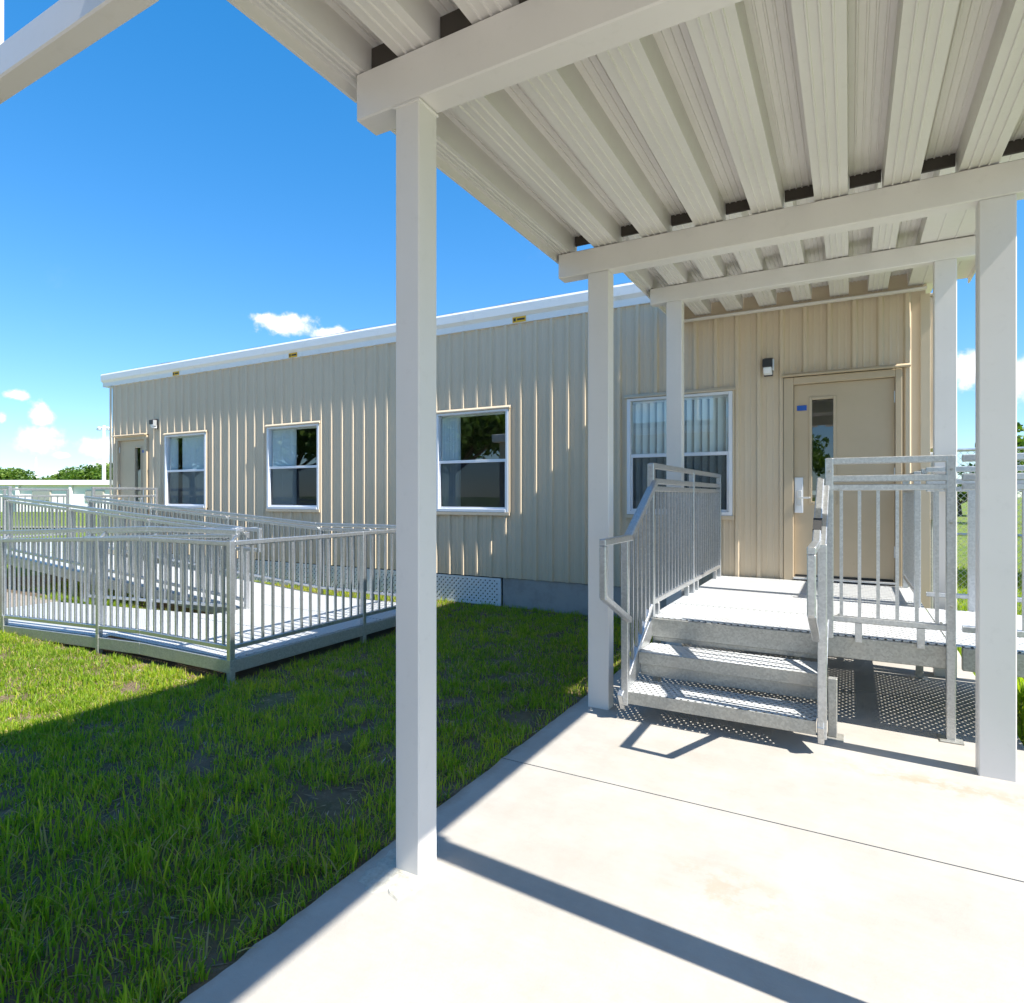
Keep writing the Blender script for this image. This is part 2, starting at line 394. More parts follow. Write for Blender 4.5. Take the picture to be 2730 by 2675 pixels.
# ------------------------------------------------------------------ canopies
def flange_profile(x0, x1, z, ridges=(.25, .5, .75), rh=.007):
    p = [(x0, z)]
    for t in ridges:
        c = x0+(x1-x0)*t; p += [(c-.006, z), (c-.003, z-rh), (c+.003, z-rh), (c+.006, z)]
    return p+[(x1, z)]
def roof_panels(parent, y0, y1, z, left, right):
    """folded aluminium pans: 0.17 m bottom flange, web, raised trough; one object per pan"""
    P, Fw, D = .3435, .170, .128
    first = -1.553
    def sheet(prof, name='roof_panel'):
        b = MB()
        t = .004
        up = [(x, zz+t) for x, zz in prof][::-1]
        b.prism_y(prof+up, y0, y1)
        o = b.build(name, 'canopy_paint', parent, origin=((prof[0][0]+prof[-1][0])/2, (y0+y1)/2, z))
        return o
    def trough(x0):
        a, b2 = x0, x0+P-Fw
        return [(a, z), (a+.005, z+D)]+flange_profile(a+.006, b2-.006, z+D, (.18, .4, .6, .82), .007)[1:-1]+[(b2-.005, z+D), (b2, z)]
    # left edge pan with its down-turned lip
    sheet([(left, z+D+.04), (left+.001, z-.05), (left+.014, z-.05), (left+.015, z)]+flange_profile(left+.016, first-P+Fw, z)[1:-1]+trough(first-P+Fw))
    x = first
    while x+P+.05 < right-.1:
        sheet(flange_profile(x, x+Fw, z)[:-1]+trough(x+Fw)); x += P
    sheet(flange_profile(x, right-.016, z)[:-1]+[(right-.015, z), (right-.014, z-.05), (right-.001, z-.05), (right, z+D+.04)])
def post(parent, x0, x1, y0, y1, z0, z1):
    o = box('post', x0, x1, y0, y1, z0, z1, 'canopy_paint', parent, .005)
    return o

ZD1 = 3.185
can = thing('walkway_canopy', 'long beige metal walkway canopy overhead with ribbed roof and square posts', 'canopy', (-.4, 1.9, 0))
roof_panels(can, -2.6, -.235, ZD1, -1.845, 1.035); roof_panels(can, -.20, 1.966, ZD1, -1.845, 1.035); roof_panels(can, 1.973, 4.10, ZD1, -1.845, 1.035)
for (y0, y1, zb, xl) in [(-.30, -.18, 2.985, -1.76), (1.878, 2.0, 2.985, -1.76), (3.975, 4.085, 3.005, -1.815)]:
    box('beam', xl, .97, y0, y1, zb, ZD1-.009, 'canopy_paint', can, .006)
for (xa, xb, y0, y1, zt) in [(-1.558, -1.442, -.298, -.182, 2.984), (.59, .706, -.298, -.182, 2.984),
                             (-1.558, -1.442, 1.880, 1.998, 2.984), (.59, .706, 1.880, 1.998, 2.984),
                             (-1.591, -1.44, 3.978, 4.082, 3.004), (.591, .748, 3.978, 4.082, 3.004)]:
    post(can, xa, xb, y0, y1, -.01, zt)
# dark strips colour in the shade of the raised troughs over the beams
xt = -1.553-.3435+.17
while xt < .9:
    box('trough_shade_strip', xt+.008, xt+.166, 4.05, 4.07, ZD1+.062, ZD1+.126, 'trough_shade', can, 0)
    box('trough_shade_strip', xt+.008, xt+.166, 1.925, 1.945, ZD1+.03, ZD1+.112, 'trough_shade', can, 0)
    xt += .3435
# weld collars at the head of the front posts
for xa, xb, y0, y1, zt in [(-1.558, -1.442, 1.880, 1.998, 2.984), (.59, .706, 1.880, 1.998, 2.984)]:
    box('post_cap', xa-.006, xb+.006, y0-.006, y1+.006, zt-.012, zt-.001, 'canopy_paint', can, .003)
# rough grout at the foot of the near post
def grout(x, y):
    b = MB(); n = 48; rings = [(.0, .006), (.07, .0062), (.115, .004), (.13, -.003)]
    for r, z in rings:
        for i in range(n):
            t = 2*math.pi*i/n; d = Vector((math.cos(t), math.sin(t), 0))
            k = min(1/max(abs(d.x), abs(d.y)), 1.35)*(1+.28*mnoise.noise(d*2.3)+.12*mnoise.noise(d*9))
            b.v.append((x+d.x*r*k, y+d.y*r*k, z+.0015*mnoise.noise(d*7+Vector((r*40, 0, 0)))))
    for q in range(len(rings)-1):
        for i in range(n): j = (i+1) % n; b.f.append((q*n+i, q*n+j, (q+1)*n+j, (q+1)*n+i))
    return b.build('post_grout', 'grout_mix', can)
grout(-1.525, 1.865)

ZD2 = 3.535
can2 = thing('entry_canopy', 'short higher beige metal canopy over the door, fixed against the wall', 'canopy', (-.4, 6.05, 0))
roof_panels(can2, 4.07, 7.20, ZD2, -1.80, 1.0)
box('beam', -1.745, .97, 6.02, 6.125, 3.37, ZD2-.009, 'canopy_paint', can2, .006)
for xa, xb in ((-1.582, -1.43), (.603, .755)): post(can2, xa, xb, 6.022, 6.123, -.05, 3.369)
box('wall_flashing', -1.74, .66, 7.135, 7.205, 3.475, 3.495, 'canopy_paint', can2, .003)
box('end_closure', -1.74, .66, 7.203, 7.209, 3.50, 3.70, 'siding_tan', can2, 0)

can3 = thing('side_canopy_frame', 'white side beam with short upright post in the top left corner', 'canopy beam', (-3.4, 1.08, 0))
box('beam', -5.2, -1.852, 1.045, 1.125, 2.975, 3.095, 'canopy_paint', can3, .006)
box('post', -5.15, -5.04, 1.035, 1.135, -.05, 2.974, 'canopy_paint', can3, .005)
box('upright_post', -2.96, -2.84, 1.05, 1.12, 3.096, 4.1, 'roof_white', can3, .005)
box('upper_beam', -5.2, -2.7, 1.04, 1.13, 4.101, 4.23, 'canopy_paint', can3, .005)

# ------------------------------------------------------------------ portable classroom
BX0, BX1 = -13.6, .655
bld = thing('portable_classroom', 'tan ribbed metal portable classroom with white roof edge', 'building', (-6.5, WALL, 0))
EAVE = 3.775
wins = [(-11.71, -10.45), (-8.79, -7.555), (-5.22, -4.027), (-2.372, -1.15)]
WZ0, WZ1, WZM = 1.24, 2.64, 1.945
opens = [(a-.005, b+.005, WZ0-.02, WZ1+.01) for a, b in wins]+[(-.628, .462, .55, 2.75), (-13.42, -12.31, .45, 2.70)]
PITCH, R0 = .2295, -.645
def rib_y(x):
    """outward offset of the sheet at x"""
    return 0
rib_xs = []
k = math.ceil((BX0-R0)/PITCH)
while R0+k*PITCH < BX1: rib_xs.append(R0+k*PITCH); k += 1
pts = [(BX0, 0.0)]
for r in rib_xs:
    if r-.04 < pts[-1][0]: continue
    # two shallow stiffeners ahead of each rib
    for f in (.36, .64):
        c = r-PITCH*(1-f)
        if c-.014 > pts[-1][0]: pts += [(c-.013, 0), (c-.006, .004), (c+.006, .004), (c+.013, 0)]
    if r+.04 > BX1: break
    pts += [(r-.034, 0), (r-.016, .031), (r+.016, .031), (r+.034, 0)]
pts.append((BX1, 0.0))
def yo_at(x):
    for (xa, ya), (xb, yb) in zip(pts[:-1], pts[1:]):
        if xa <= x <= xb: return ya+(yb-ya)*((x-xa)/(xb-xa) if xb > xa else 0)
    return 0
cuts = sorted({round(q, 4) for o_ in opens for q in o_[:2]})
full = sorted(pts+[(c, yo_at(c)) for c in cuts])
SB = .35
# sheets of four ribs each, every sheet its own panel
edges = [BX0]+[rib_xs[i]+.016 for i in range(2, len(rib_xs), 4)]+[BX1]
edges = [e for i, e in enumerate(edges) if i == 0 or e-edges[i-1] > .2]
if edges[-1] != BX1: edges[-1] = BX1
full = sorted(set([(round(a, 4), round(b, 5)) for a, b in full]+[(round(e, 4), round(yo_at(e), 5)) for e in edges]))
for pi, (ea, eb) in enumerate(zip(edges[:-1], edges[1:])):
    b = MB(); lift = 0
    seg = [q for q in full if ea-1e-6 <= q[0] <= eb+1e-6]
    for (xa, ya), (xb, yb) in zip(seg[:-1], seg[1:]):
        if xb-xa < 1e-5: continue
        xm = (xa+xb)/2; zz = [(SB, EAVE+.05)]
        for (oa, ob, z0, z1) in opens:
            if oa < xm < ob: zz = [(SB, z0), (z1, EAVE+.05)]
        for z0, z1 in zz:
            q = len(b.v); ya_, yb_ = WALL-ya-lift, WALL-yb-lift
            b.v += [(xa, ya_, z0), (xb, yb_, z0), (xb, yb_, z1), (xa, ya_, z1)]; b.f.append((q, q+1, q+2, q+3))
    b.build('siding_panel', 'siding_tan', bld, origin=((ea+eb)/2, WALL, SB))
# screw heads beside the ribs
sc = MB()
for zrow in (.47, 1.36, 2.47, 3.62):
    for r in rib_xs:
        x = r-.055
        if any(oa-.03 < x < ob+.03 and z0-.05 < zrow < z1+.05 for oa, ob, z0, z1 in opens): continue
        sc.tube((x, WALL+.001, zrow), (x, WALL-.007, zrow), .0075, .0055, 6)
s = sc.build('fasteners', 'siding_tan', bld); s['kind'] = 'stuff'
# shell
DEP = 7.3
box('end_wall', BX1-.06, BX1, WALL+.012, WALL+DEP, .35, EAVE+.02, 'siding_tan', bld, 0)
box('end_wall', BX0, BX0+.06, WALL+.012, WALL+DEP, .35, EAVE+.02, 'siding_tan', bld, 0)
box('back_wall', BX0+.061, BX1-.061, WALL+DEP-.06, WALL+DEP, .35, EAVE+.02, 'room_wall', bld, 0)
box('floor', BX0+.06, BX1-.06, WALL+.02, WALL+DEP-.062, .40, .52, 'room_floor', bld, 0)
box('room_partition', BX0+.062, BX1-.062, WALL+3.4, WALL+3.46, .521, 3.3, 'room_wall', bld, 0)
box('ceiling', BX0+.062, BX1-.062, WALL+.03, WALL+DEP-.063, 3.305, 3.36, 'room_wall', bld, 0)
# interior sheathing round the openings keeps daylight out of the wall
sh = MB()
cols = sorted(opens); xcur = BX0+.061
for oa, ob, z0, z1 in cols:
    sh.box(xcur, oa-.001, WALL+.04, WALL+.055, .521, 3.3); sh.box(oa, ob, WALL+.04, WALL+.055, z1+.002, 3.3)
    if z0-.002 > .53: sh.box(oa, ob, WALL+.04, WALL+.055, .521, z0-.002)
    xcur = ob+.001
sh.box(xcur, BX1-.061, WALL+.04, WALL+.055, .521, 3.3)
sh.build('inner_lining', 'room_wall', bld)
box('corner_trim', BX0-.03, BX0+.04, WALL-.045, WALL-.033, .35, EAVE, 'siding_tan', bld, .002)
box('corner_trim', BX1-.045, BX1+.035, WALL-.045, WALL-.033, .35, 3.44, 'siding_tan', bld, .002)
# roof: stepped white edge trim, uneven membrane on top
fas = [(WALL-.036, EAVE), (WALL-.036, EAVE+.085), (WALL-.082, EAVE+.125), (WALL-.082, EAVE+.235), (WALL-.070, EAVE+.262), (WALL+.25, EAVE+.315), (WALL+.25, EAVE)]
xs = [-13.9, -10.85, -7.8, -4.75, -1.95, .93]
for xa, xb in zip(xs[:-1], xs[1:]):
    MB().prism_x(fas, xa+.0015, xb-.0015).build('roof_edge_trim', 'roof_white', bld)
rv = []; rf = []; nx = 150; ny = 6
for j in range(ny+1):
    for i in range(nx+1):
        x = -13.9+14.83*i/nx; y = WALL-.072+(DEP+.3)*j/ny*(.06 if j == 0 else 1) if j else WALL-.068
        zz = EAVE+.268+.055*(j/ny)*4 if j <= ny/2 else EAVE+.268+.055*(1-j/ny)*4
        rv.append((x, y, zz+.010*mnoise.noise(Vector((x*1.6, y*2, 0)))+.008*mnoise.noise(Vector((x*6, y*5, 2)))))
for j in range(ny):
    for i in range(nx): a = j*(nx+1)+i; rf.append((a, a+1, a+nx+2, a+nx+1))
b = MB(); b.v = rv; b.f = rf; b.build('roof_membrane', 'roof_white', bld, origin=(-6.5, WALL+3.5, EAVE+.26))
for x in (-11.35, -8.15, -3.86):
    lb = box('warning_label', x-.10, x+.10, WALL-.0425, WALL-.038, EAVE+.006, EAVE+.08, 'label_yellow', bld, 0)
    box('label_mark', x-.085, x-.05, WALL-.0445, WALL-.043, EAVE+.022, EAVE+.064, 'label_ink', lb, 0)
    box('label_mark', x-.03, x+.085, WALL-.0445, WALL-.043, EAVE+.03, EAVE+.056, 'label_ink', lb, 0)
# skirting: white lattice on the left, smooth grey panel on the right
box('skirting_panel', -4.14, BX1, WALL+.01, WALL+.03, -.06, .345, 'skirt_gray', bld, .002)
box('crawl_shade_sheet', BX0, -4.15, WALL+.9, WALL+.95, -.06, .345, 'dark_void', bld, 0)  # near-black sheet stands in for the shade under the floor
box('skirting_end', BX1-.03, BX1-.01, WALL+.04, WALL+DEP, -.06, .345, 'skirt_gray', bld, 0)
lx = [-13.6, -11.24, -8.88, -6.52, -4.16]
for xa, xb in zip(lx[:-1], lx[1:]):
    b = MB(); zb, zt = -.04, .335
    b.box(xa+.002, xb-.002, WALL-.008, WALL+.012, zt-.03, zt); b.box(xa+.002, xb-.002, WALL-.008, WALL+.012, zb, zb+.03)
    b.box(xa+.002, xa+.035, WALL-.010, WALL+.014, zb+.001, zt-.001); b.box(xb-.035, xb-.002, WALL-.010, WALL+.014, zb+.001, zt-.001)
    for d, yy in ((1, WALL-.004), (-1, WALL+.003)):
        c = xa-.4
        while c < xb+.4:
            # a strip at 45 degrees clipped to the panel rectangle
            z0, z1 = zb+.01, zt-.01; x0, x1 = (c, c+(z1-z0)) if d > 0 else (c+(z1-z0), c)
            t0, t1 = 0, 1
            lo, hi = xa+.01, xb-.01
            dx = x1-x0
            ta, tb = (lo-x0)/dx, (hi-x0)/dx
            if ta > tb: ta, tb = tb, ta
            t0, t1 = max(t0, ta), min(t1, tb)
            if t1-t0 > .05:
                b.bar((x0+dx*t0, yy, z0+(z1-z0)*t0), (x0+dx*t1, yy, z0+(z1-z0)*t1), .005, .034)
            c += .074
    b.build('lattice_panel', 'lattice_white', bld)

def sheet_xz(name, xa, xb, y, z0, z1, m, parent):
    me = bpy.data.meshes.new(name); me.from_pydata([(xa, y, z0), (xb, y, z0), (xb, y, z1), (xa, y, z1)], [], [(0, 1, 2, 3)]); me.materials.append(MATS[m])
    return place(name, me, (0, 0, 0), parent)
def window(xa, xb, blinds):
    w = MB(); y0, y1 = WALL-.046, WALL+.045; z0, z1 = WZ0, WZ1; f = .042
    w.box(xa, xa+f, y0, y1, z0, z1); w.box(xb-f, xb, y0, y1, z0, z1)
    w.box(xa+f, xb-f, y0, y1, z1-f*.7, z1); w.box(xa+f, xb-f, y0-.006, y1, z0, z0+f)
    o = w.build('window', 'white_vinyl', bld, .003)
    m = MB(); m.box(xa+f, xb-f, WALL-.028, WALL+.02, WZM-.02, WZM+.02)
    m.box(xa+f, xa+f+.022, WALL-.022, WALL+.015, z0+f, WZM-.02); m.box(xb-f-.022, xb-f, WALL-.022, WALL+.015, z0+f, WZM-.02); m.box(xa+f+.022, xb-f-.022, WALL-.022, WALL+.015, z0+f, z0+f+.025)
    m.build('sash', 'white_vinyl', o, .002)
    sheet_xz('pane', xa+f, xb-f, WALL+.008, WZM+.02, z1-f*.7, 'glass', o)
    sheet_xz('pane', xa+f+.02, xb-f-.02, WALL+.002, z0+f+.02, WZM-.02, 'glass', o)
    me = bpy.data.meshes.new('insect_screen'); me.from_pydata([(xa+f+.02, WALL-.014, z0+f+.02), (xb-f-.02, WALL-.014, z0+f+.02), (xb-f-.02, WALL-.014, WZM-.02), (xa+f+.02, WALL-.014, WZM-.02)], [], [(0,1,2,3)])
    me.materials.append(MATS['insect_screen']); s_ = place('insect_screen', me, (0,0,0), o)
    # drip cap and sill in the siding colour
    MB().prism_x([(WALL-.038, z1+.048), (WALL-.066, z1+.02), (WALL-.066, z1+.004), (WALL-.038, z1+.004)], xa-.03, xb+.035).build('head_trim', 'siding_tan', o, .0015)
    box('sill_trim', xa-.02, xb+.02, WALL-.052, WALL-.032, z0-.045, z0-.004, 'siding_tan', o, .002)
    box('side_trim', xa-.022, xa-.002, WALL-.040, WALL-.020, z0-.003, z1+.003, 'siding_tan', o, .001)
    box('side_trim', xb+.002, xb+.022, WALL-.040, WALL-.020, z0-.003, z1+.003, 'siding_tan', o, .001)
    for kind, ba, bb in blinds:
        sp, tw = (.088, math.radians(34)) if kind == 'open' else (.045, math.radians(62))
        x = xa+(xb-xa)*ba
        while x < xa+(xb-xa)*bb:
            a = tw+random.uniform(-.12, .12); hx, hy = .044*math.cos(a), .044*math.sin(a)
            b = MB(); zz0, zz1 = z0+.03, z1-.05; yc = WALL+.085; bow = .007
            n_ = 4
            for i in range(n_+1):
                t = i/n_*2-1; ox, oy = hx*t+bow*(1-t*t)*math.sin(a), hy*t-bow*(1-t*t)*math.cos(a)
                b.v += [(x+ox, yc+oy, zz0), (x+ox, yc+oy, zz1)]
            for i in range(n_): q = i*2; b.f.append((q, q+2, q+3, q+1))
            b.build('blind_slat', 'blind_fabric', o); x += sp
    box('blind_track', xa+.01, xb-.01, WALL+.06, WALL+.11, z1-.05, z1-.012, 'white_vinyl', o, 0)
    return o
window(*wins[0], [('shut', .02, .16), ('shut', .36, 1.0)])
window(*wins[1], [('shut', .02, .44)])
window(*wins[2], [('shut', .06, .27)])
window(*wins[3], [('open', .02, 1.0)])

def door(xa, xb, zb, zt, flip):
    """steel door with a narrow glazed light, closed in a pressed frame"""
    S = -1 if flip else 1
    mid = (xa+xb)/2
    X = lambda x: mid+S*(x-mid)       # mirror for the door hung on the other side
    B = lambda nm, a, b2, *r: box(nm, min(X(a), X(b2)), max(X(a), X(b2)), *r)
    fr = MB(); fa, fb = xa-.10, xb+.06
    for a, b2 in ((fa, xa-.004), (xb+.004, fb)): fr.box(min(X(a), X(b2)), max(X(a), X(b2)), WALL-.05, WALL+.06, zb-.05, zt+.08)
    fr.box(min(X(xa-.003), X(xb+.003)), max(X(xa-.003), X(xb+.003)), WALL-.049, WALL+.06, zt+.004, zt+.08)
    o = fr.build('door', 'door_tan', bld, .004)
    # leaf built as a ring round the light
    la, lb, lz0, lz1 = xa+.172, xa+.376, zb+.80, zb+1.885
    lf = MB(); y0, y1 = WALL+.004, WALL+.048
    def bb(a, b2, z0, z1): lf.box(min(X(a), X(b2)), max(X(a), X(b2)), y0, y1, z0, z1)
    bb(xa, la, zb, zt); bb(lb, xb, zb, zt); bb(la, lb, zb, lz0); bb(la, lb, lz1, zt)
    lf.build('leaf', 'door_tan', o)
    t = MB()
    def tb(a, b2, z0, z1): t.box(min(X(a), X(b2)), max(X(a), X(b2)), y0-.012, y0-.0005, z0, z1)
    tb(la-.028, la+.002, lz0-.028, lz1+.028); tb(lb-.002, lb+.028, lz0-.028, lz1+.028); tb(la+.002, lb-.002, lz0-.028, lz0+.002); tb(la+.002, lb-.002, lz1-.002, lz1+.028)
    t.build('light_frame', 'door_tan', o, .003)
    sheet_xz('pane', min(X(la), X(lb)), max(X(la), X(lb)), y0+.02, lz0, lz1, 'glass', o)
    B('push_bar', xa+.12, xb-.1, WALL+.10, WALL+.14, zb+.87, zb+.92, 'lamp_steel', o, .004)
    pl = B('handle_plate', xa+.004, xa+.088, y0-.014, y0-.001, zb+.68, zb+1.06, 'chrome', o, .004)
    h = MB(); h.box(min(X(xa+.03), X(xa+.075)), max(X(xa+.03), X(xa+.075)), y0-.05, y0-.0145, zb+.76, zb+.92)
    h.box(min(X(xa+.045), X(xa+.16)), max(X(xa+.045), X(xa+.16)), y0-.068, y0-.05, zb+.832, zb+.852)
    h.build('handle', 'lamp_steel', pl, .004)
    for z in (zb+.24, zb+1.03, zb+1.80): 
        hh = MB(); hh.tube((X(xb+.002), y0-.012, z), (X(xb+.002), y0-.012, z+.115), .009, n=10); hh.build('hinge', 'lamp_steel', o)
    B('sign', xa+.028, xa+.122, y0-.006, y0-.001, zb+1.775, zb+1.83, 'sign_blue', o, 0)
    B('threshold', xa-.004, xb+.004, WALL-.07, WALL+.05, zb-.024, zb-.004, 'lamp_steel', o, .003)
    B('door_sweep', xa+.01, xb-.01, WALL-.004, WALL+.003, zb, zb+.02, 'rubber', o, 0)
    MB().prism_x([(WALL-.051, zt+.125), (WALL-.10, zt+.10), (WALL-.10, zt+.085), (WALL-.051, zt+.085)], min(X(fa-.015), X(fb+.07)), max(X(fa-.015), X(fb+.07))).build('drip_cap', 'door_tan', o, .0015)
    return o
door(-.523, .397, .60, 2.65, False)
door(-13.32, -12.40, .56, 2.60, True)

def wall_lamp(x, z, label):
    t = thing('wall_lamp', label, 'wall lamp', (x, WALL-.034, z), 'wall lamps beside the doors')
    box('back_plate', x-.045, x+.045, WALL-.052, WALL-.034, z, z+.20, 'black_plastic', t, .004)
    MB().prism_x([(WALL-.053, z+.20), (WALL-.16, z+.17), (WALL-.16, z+.085), (WALL-.053, z+.085)], x-.048, x+.048).build('hood', 'black_plastic', t, .006)
    MB().prism_x([(WALL-.053, z+.083), (WALL-.15, z+.083), (WALL-.12, z+.02), (WALL-.053, z+.01)], x-.042, x+.042).build('lens', 'white_vinyl', t, .006)
    box('sensor', x+.0485, x+.062, WALL-.14, WALL-.07, z+.05, z+.17, 'lamp_steel', t, .004)
wall_lamp(-.775, 2.765, 'small dark wall lamp beside the main door above the steps')
wall_lamp(-11.98, 2.78, 'small wall lamp beside the far door at the left end')

hv = thing('air_conditioner', 'tan wall-hung air conditioner box on the end wall behind the right post', 'air conditioner', (.86, 7.9, 1.6))
box('cabinet', .672, .90, 7.55, 8.2, 1.95, 3.5, 'hvac_tan', hv, .01)
box('top_cap', .665, .905, 7.53, 8.22, 3.501, 3.53, 'hvac_tan', hv, .005)
box('louvre_panel', .76, .88, 7.535, 7.549, 2.1, 2.7, 'hvac_tan', hv, .003)
eb = thing('electrical_box', 'grey electrical cabinet below the air conditioner on the end wall', 'electrical box', (.75, 7.5, 1.2))
box('cabinet', .662, .80, 7.34, 7.66, 1.22, 1.86, 'galvanized_dull', eb, .006)
box('lid', .656, .806, 7.325, 7.665, 1.861, 1.89, 'white_vinyl', eb, .004)
box('conduit', .70, .74, 7.48, 7.52, -.05, 1.219, 'galvanized_dull', eb, .01)

# ------------------------------------------------------------------ guard rails
def lerp(a, b, t): return a+(b-a)*t
def guard(parent, p0, p1, zt, zb, posts=(), rails=(), spacing=.1016, post_bot=None, skip_ends=.05, post_top=None, m='galvanized', rw=.04):
    """a framed baluster panel from p0 to p1 (x,y): zt, zb = top and bottom rail heights at both ends; rails = extra (z0,z1,side offset)"""
    d = Vector((p1[0]-p0[0], p1[1]-p0[1], 0)); L = d.length; u = d/L; s = Vector((-u.y, u.x, 0))
    P = lambda t, z, off=0: Vector((p0[0], p0[1], 0))+u*(L*t)+s*off+Vector((0, 0, z))
    g_ = MB().bar(P(0, zt[0]), P(1, zt[1]), rw, .038).build('guard_rail', m, parent, .004)
    MB().bar(P(0, zb[0]), P(1, zb[1]), rw*.9, .036).build('bottom_rail', m, g_, .004)
    for z0, z1, off in rails:
        MB().bar(P(0, z0, off), P(1, z1, off), .042, .042).build('handrail', m, g_, .005)
        if off:
            for t in posts: MB().bar(P(t, lerp(z0, z1, t)-.02, off*.95), P(t, lerp(z0, z1, t)-.09, 0), .014, .02).build('handrail_bracket', m, g_)
    n = max(1, int(L/spacing)); off0 = (L-n*spacing)/2+spacing/2
    sl = (zt[1]-zt[0])/L
    for i in range(n):
        t = (off0+i*spacing)/L
        if any(abs(t-q)*L < .04 for q in posts): continue
        a, c = lerp(zb[0], zb[1], t)+.016, lerp(zt[0], zt[1], t)-.017
        c_ = P(t, a); box('baluster', c_.x-.0095, c_.x+.0095, c_.y-.0095, c_.y+.0095, a, round(c, 3), m, g_, 0)
    for t in posts:
        c_ = P(t, 0); pb = post_bot(t) if post_bot else lerp(zb[0], zb[1], t)-.1
        pt = (post_top(t) if post_top else lerp(zt[0], zt[1], t)+.02)
        q = box('post', c_.x-.0235, c_.x+.0235, c_.y-.0235, c_.y+.0235, round(pb, 3), round(pt, 3), m, g_, .004)
    return g_
def bolts(parent, pts_, y):
    b = MB()
    for x, z in pts_: b.tube((x, y, z), (x, y-.012, z), .009, .008, 6)
    o = b.build('bolts', 'galvanized_dull', parent); o['kind'] = 'stuff'; return o

# ------------------------------------------------------------------ entry steps, landing and right-hand ramp
LZ = .562; LX0, LX1, LY0, LY1 = -1.31, .53, 4.50, 7.19
st = thing('entry_steps', 'galvanized steel landing with steps and railings at the main door', 'steps', (-.4, 4.5, 0))
for (xa, xb, ya, yb) in [(LX0, LX1, LY0+.002, 5.17), (LX0, LX1, 5.18, 6.20), (LX0, LX1, 6.215, LY1)]:
    box('deck_panel', xa, xb, ya, yb, LZ-.006, LZ, 'perforated_plate', st, 0)
for i in range(3): box('deck_panel', LX1+.008+i*1.0, LX1+1.002+i*1.0, LY0+.002, 5.90, LZ-.006, LZ, 'perforated_plate', st, 0)
# frame channels
fr = MB(); fr.box(LX0+.01, LX1-.01, LY0-.006, LY0+.04, LZ-.145, LZ-.008)
fr.build('front_channel', 'galvanized_dull', st, .004)
MB().box(LX1+.06, 3.5, LY0-.006, LY0+.04, LZ-.145, LZ-.008).build('front_channel', 'galvanized_dull', st, .004)
MB().box(LX1+.06, 3.5, 5.86, 5.90, LZ-.145, LZ-.008).build('rear_channel', 'galvanized_dull', st, .004)
for x in (LX0+.003, LX1-.045): MB().box(x, x+.04, LY0+.042, LY1, LZ-.145, LZ-.008).build('side_channel', 'galvanized_dull', st, .004)
for yv in (5.15, 5.85, 6.5): MB().box(LX0+.045, LX1-.047, yv, yv+.05, LZ-.12, LZ-.008).build('cross_beam', 'galvanized_dull', st, .003)
def leg(x, y, z1, parent, z0=0.0):
    box('leg', x-.025, x+.025, y-.025, y+.025, z0+.008, z1, 'galvanized_dull', parent, .004)
    box('base_plate', x-.06, x+.06, y-.06, y+.06, z0-.002, z0+.0075, 'galvanized_dull', parent, .002)
for x, y in [(-1.27, 4.56), (-1.27, 6.9), (.49, 6.9), (-.4, 5.87), (.49, 5.87), (-1.27, 5.87)]: leg(x, y, LZ-.147, st)
for x, y in [(1.6, 4.53), (1.6, 5.87), (3.0, 4.53), (3.0, 5.87)]: leg(x, y, LZ-.147, st, -.06)
# treads
T = [(.187, 3.86), (.375, 4.165)]
TX0, TX1 = -1.285, -.165
for z, y in T:
    box('tread', TX0, TX1, y+.003, y+.31, z-.006, z, 'perforated_plate', st, 0)
    box('nosing', TX0, TX1, y-.004, y+.002, z-.078, z+.001, 'galvanized_dull', st, .0015)
    box('tread_rib', TX0, TX1, y+.302, y+.309, z-.05, z-.007, 'galvanized_dull', st, 0)
box('riser', TX0, TX1, 4.205, 4.211, .207, .374-.006, 'galvanized_dull', st, 0)
box('riser', TX0, TX1, 4.515, 4.521, .385, LZ-.009, 'galvanized_dull', st, 0)
def stringer(x):
    b = MB()
    b.bar((x, 3.84, .115), (x, 4.52, .50), .035, .13); return b.build('stringer', 'galvanized', st, .004)
stringer(-1.305); stringer(-.142)
# left guard: along the landing, then down the steps with a looped handrail
GX = -1.285
guard(st, (GX, 4.47), (GX, 7.14), (1.515, 1.515), (.672, .672), posts=(0, .50, 1), rails=[(1.685, 1.685, 0), (1.572, 1.572, 0)],
      post_bot=lambda t: LZ, post_top=lambda t: 1.70)
def stair_guard(x, side):
    y0, y1 = 4.445, 3.87
    g_ = guard(st, (x, y0), (x, y1), (1.515, 1.165), (.655, .235), posts=(1,), spacing=.095, post_bot=lambda t: .095, post_top=lambda t: 1.19)
    h = MB(); ox = x+side*.03
    h.bar((ox, 4.47, 1.565), (ox, 3.865, 1.19), .042, .042); h.bar((ox, 3.885, 1.19), (ox, 3.36, 1.19), .042, .04)
    h.bar((ox, 3.38, 1.171), (ox, 3.38, .865), .04, .04); h.bar((ox, 3.375, .875), (ox, 3.86, .655), .038, .038)
    h.build('handrail', 'galvanized', g_, .005)
    if side < 0: MB().bar((ox, 4.06, 1.311), (ox, 3.96, 1.249), .046, .046).build('grip_tape', 'rubber', g_)
    return g_
stair_guard(GX, 1); stair_guard(-.135, -1)
guard(st, (-.115, 4.475), (.53, 4.475), (1.515, 1.515), (.672, .672), posts=(0, 1), rails=[(1.685, 1.685, 0), (1.572, 1.572, 0)],
      post_bot=lambda t: LZ-.02 if t < .5 else .0, post_top=lambda t: 1.705)
box('base_plate', .47, .59, 4.415, 4.535, .001, .009, 'galvanized_dull', st, .002)
leg(-.09, 4.19, .36, st)
guard(st, (.585, 4.475), (3.5, 4.475), (1.515, 1.515), (.672, .672), posts=(.45, 1), rails=[(1.685, 1.685, 0), (1.572, 1.572, 0)], post_bot=lambda t: .42)
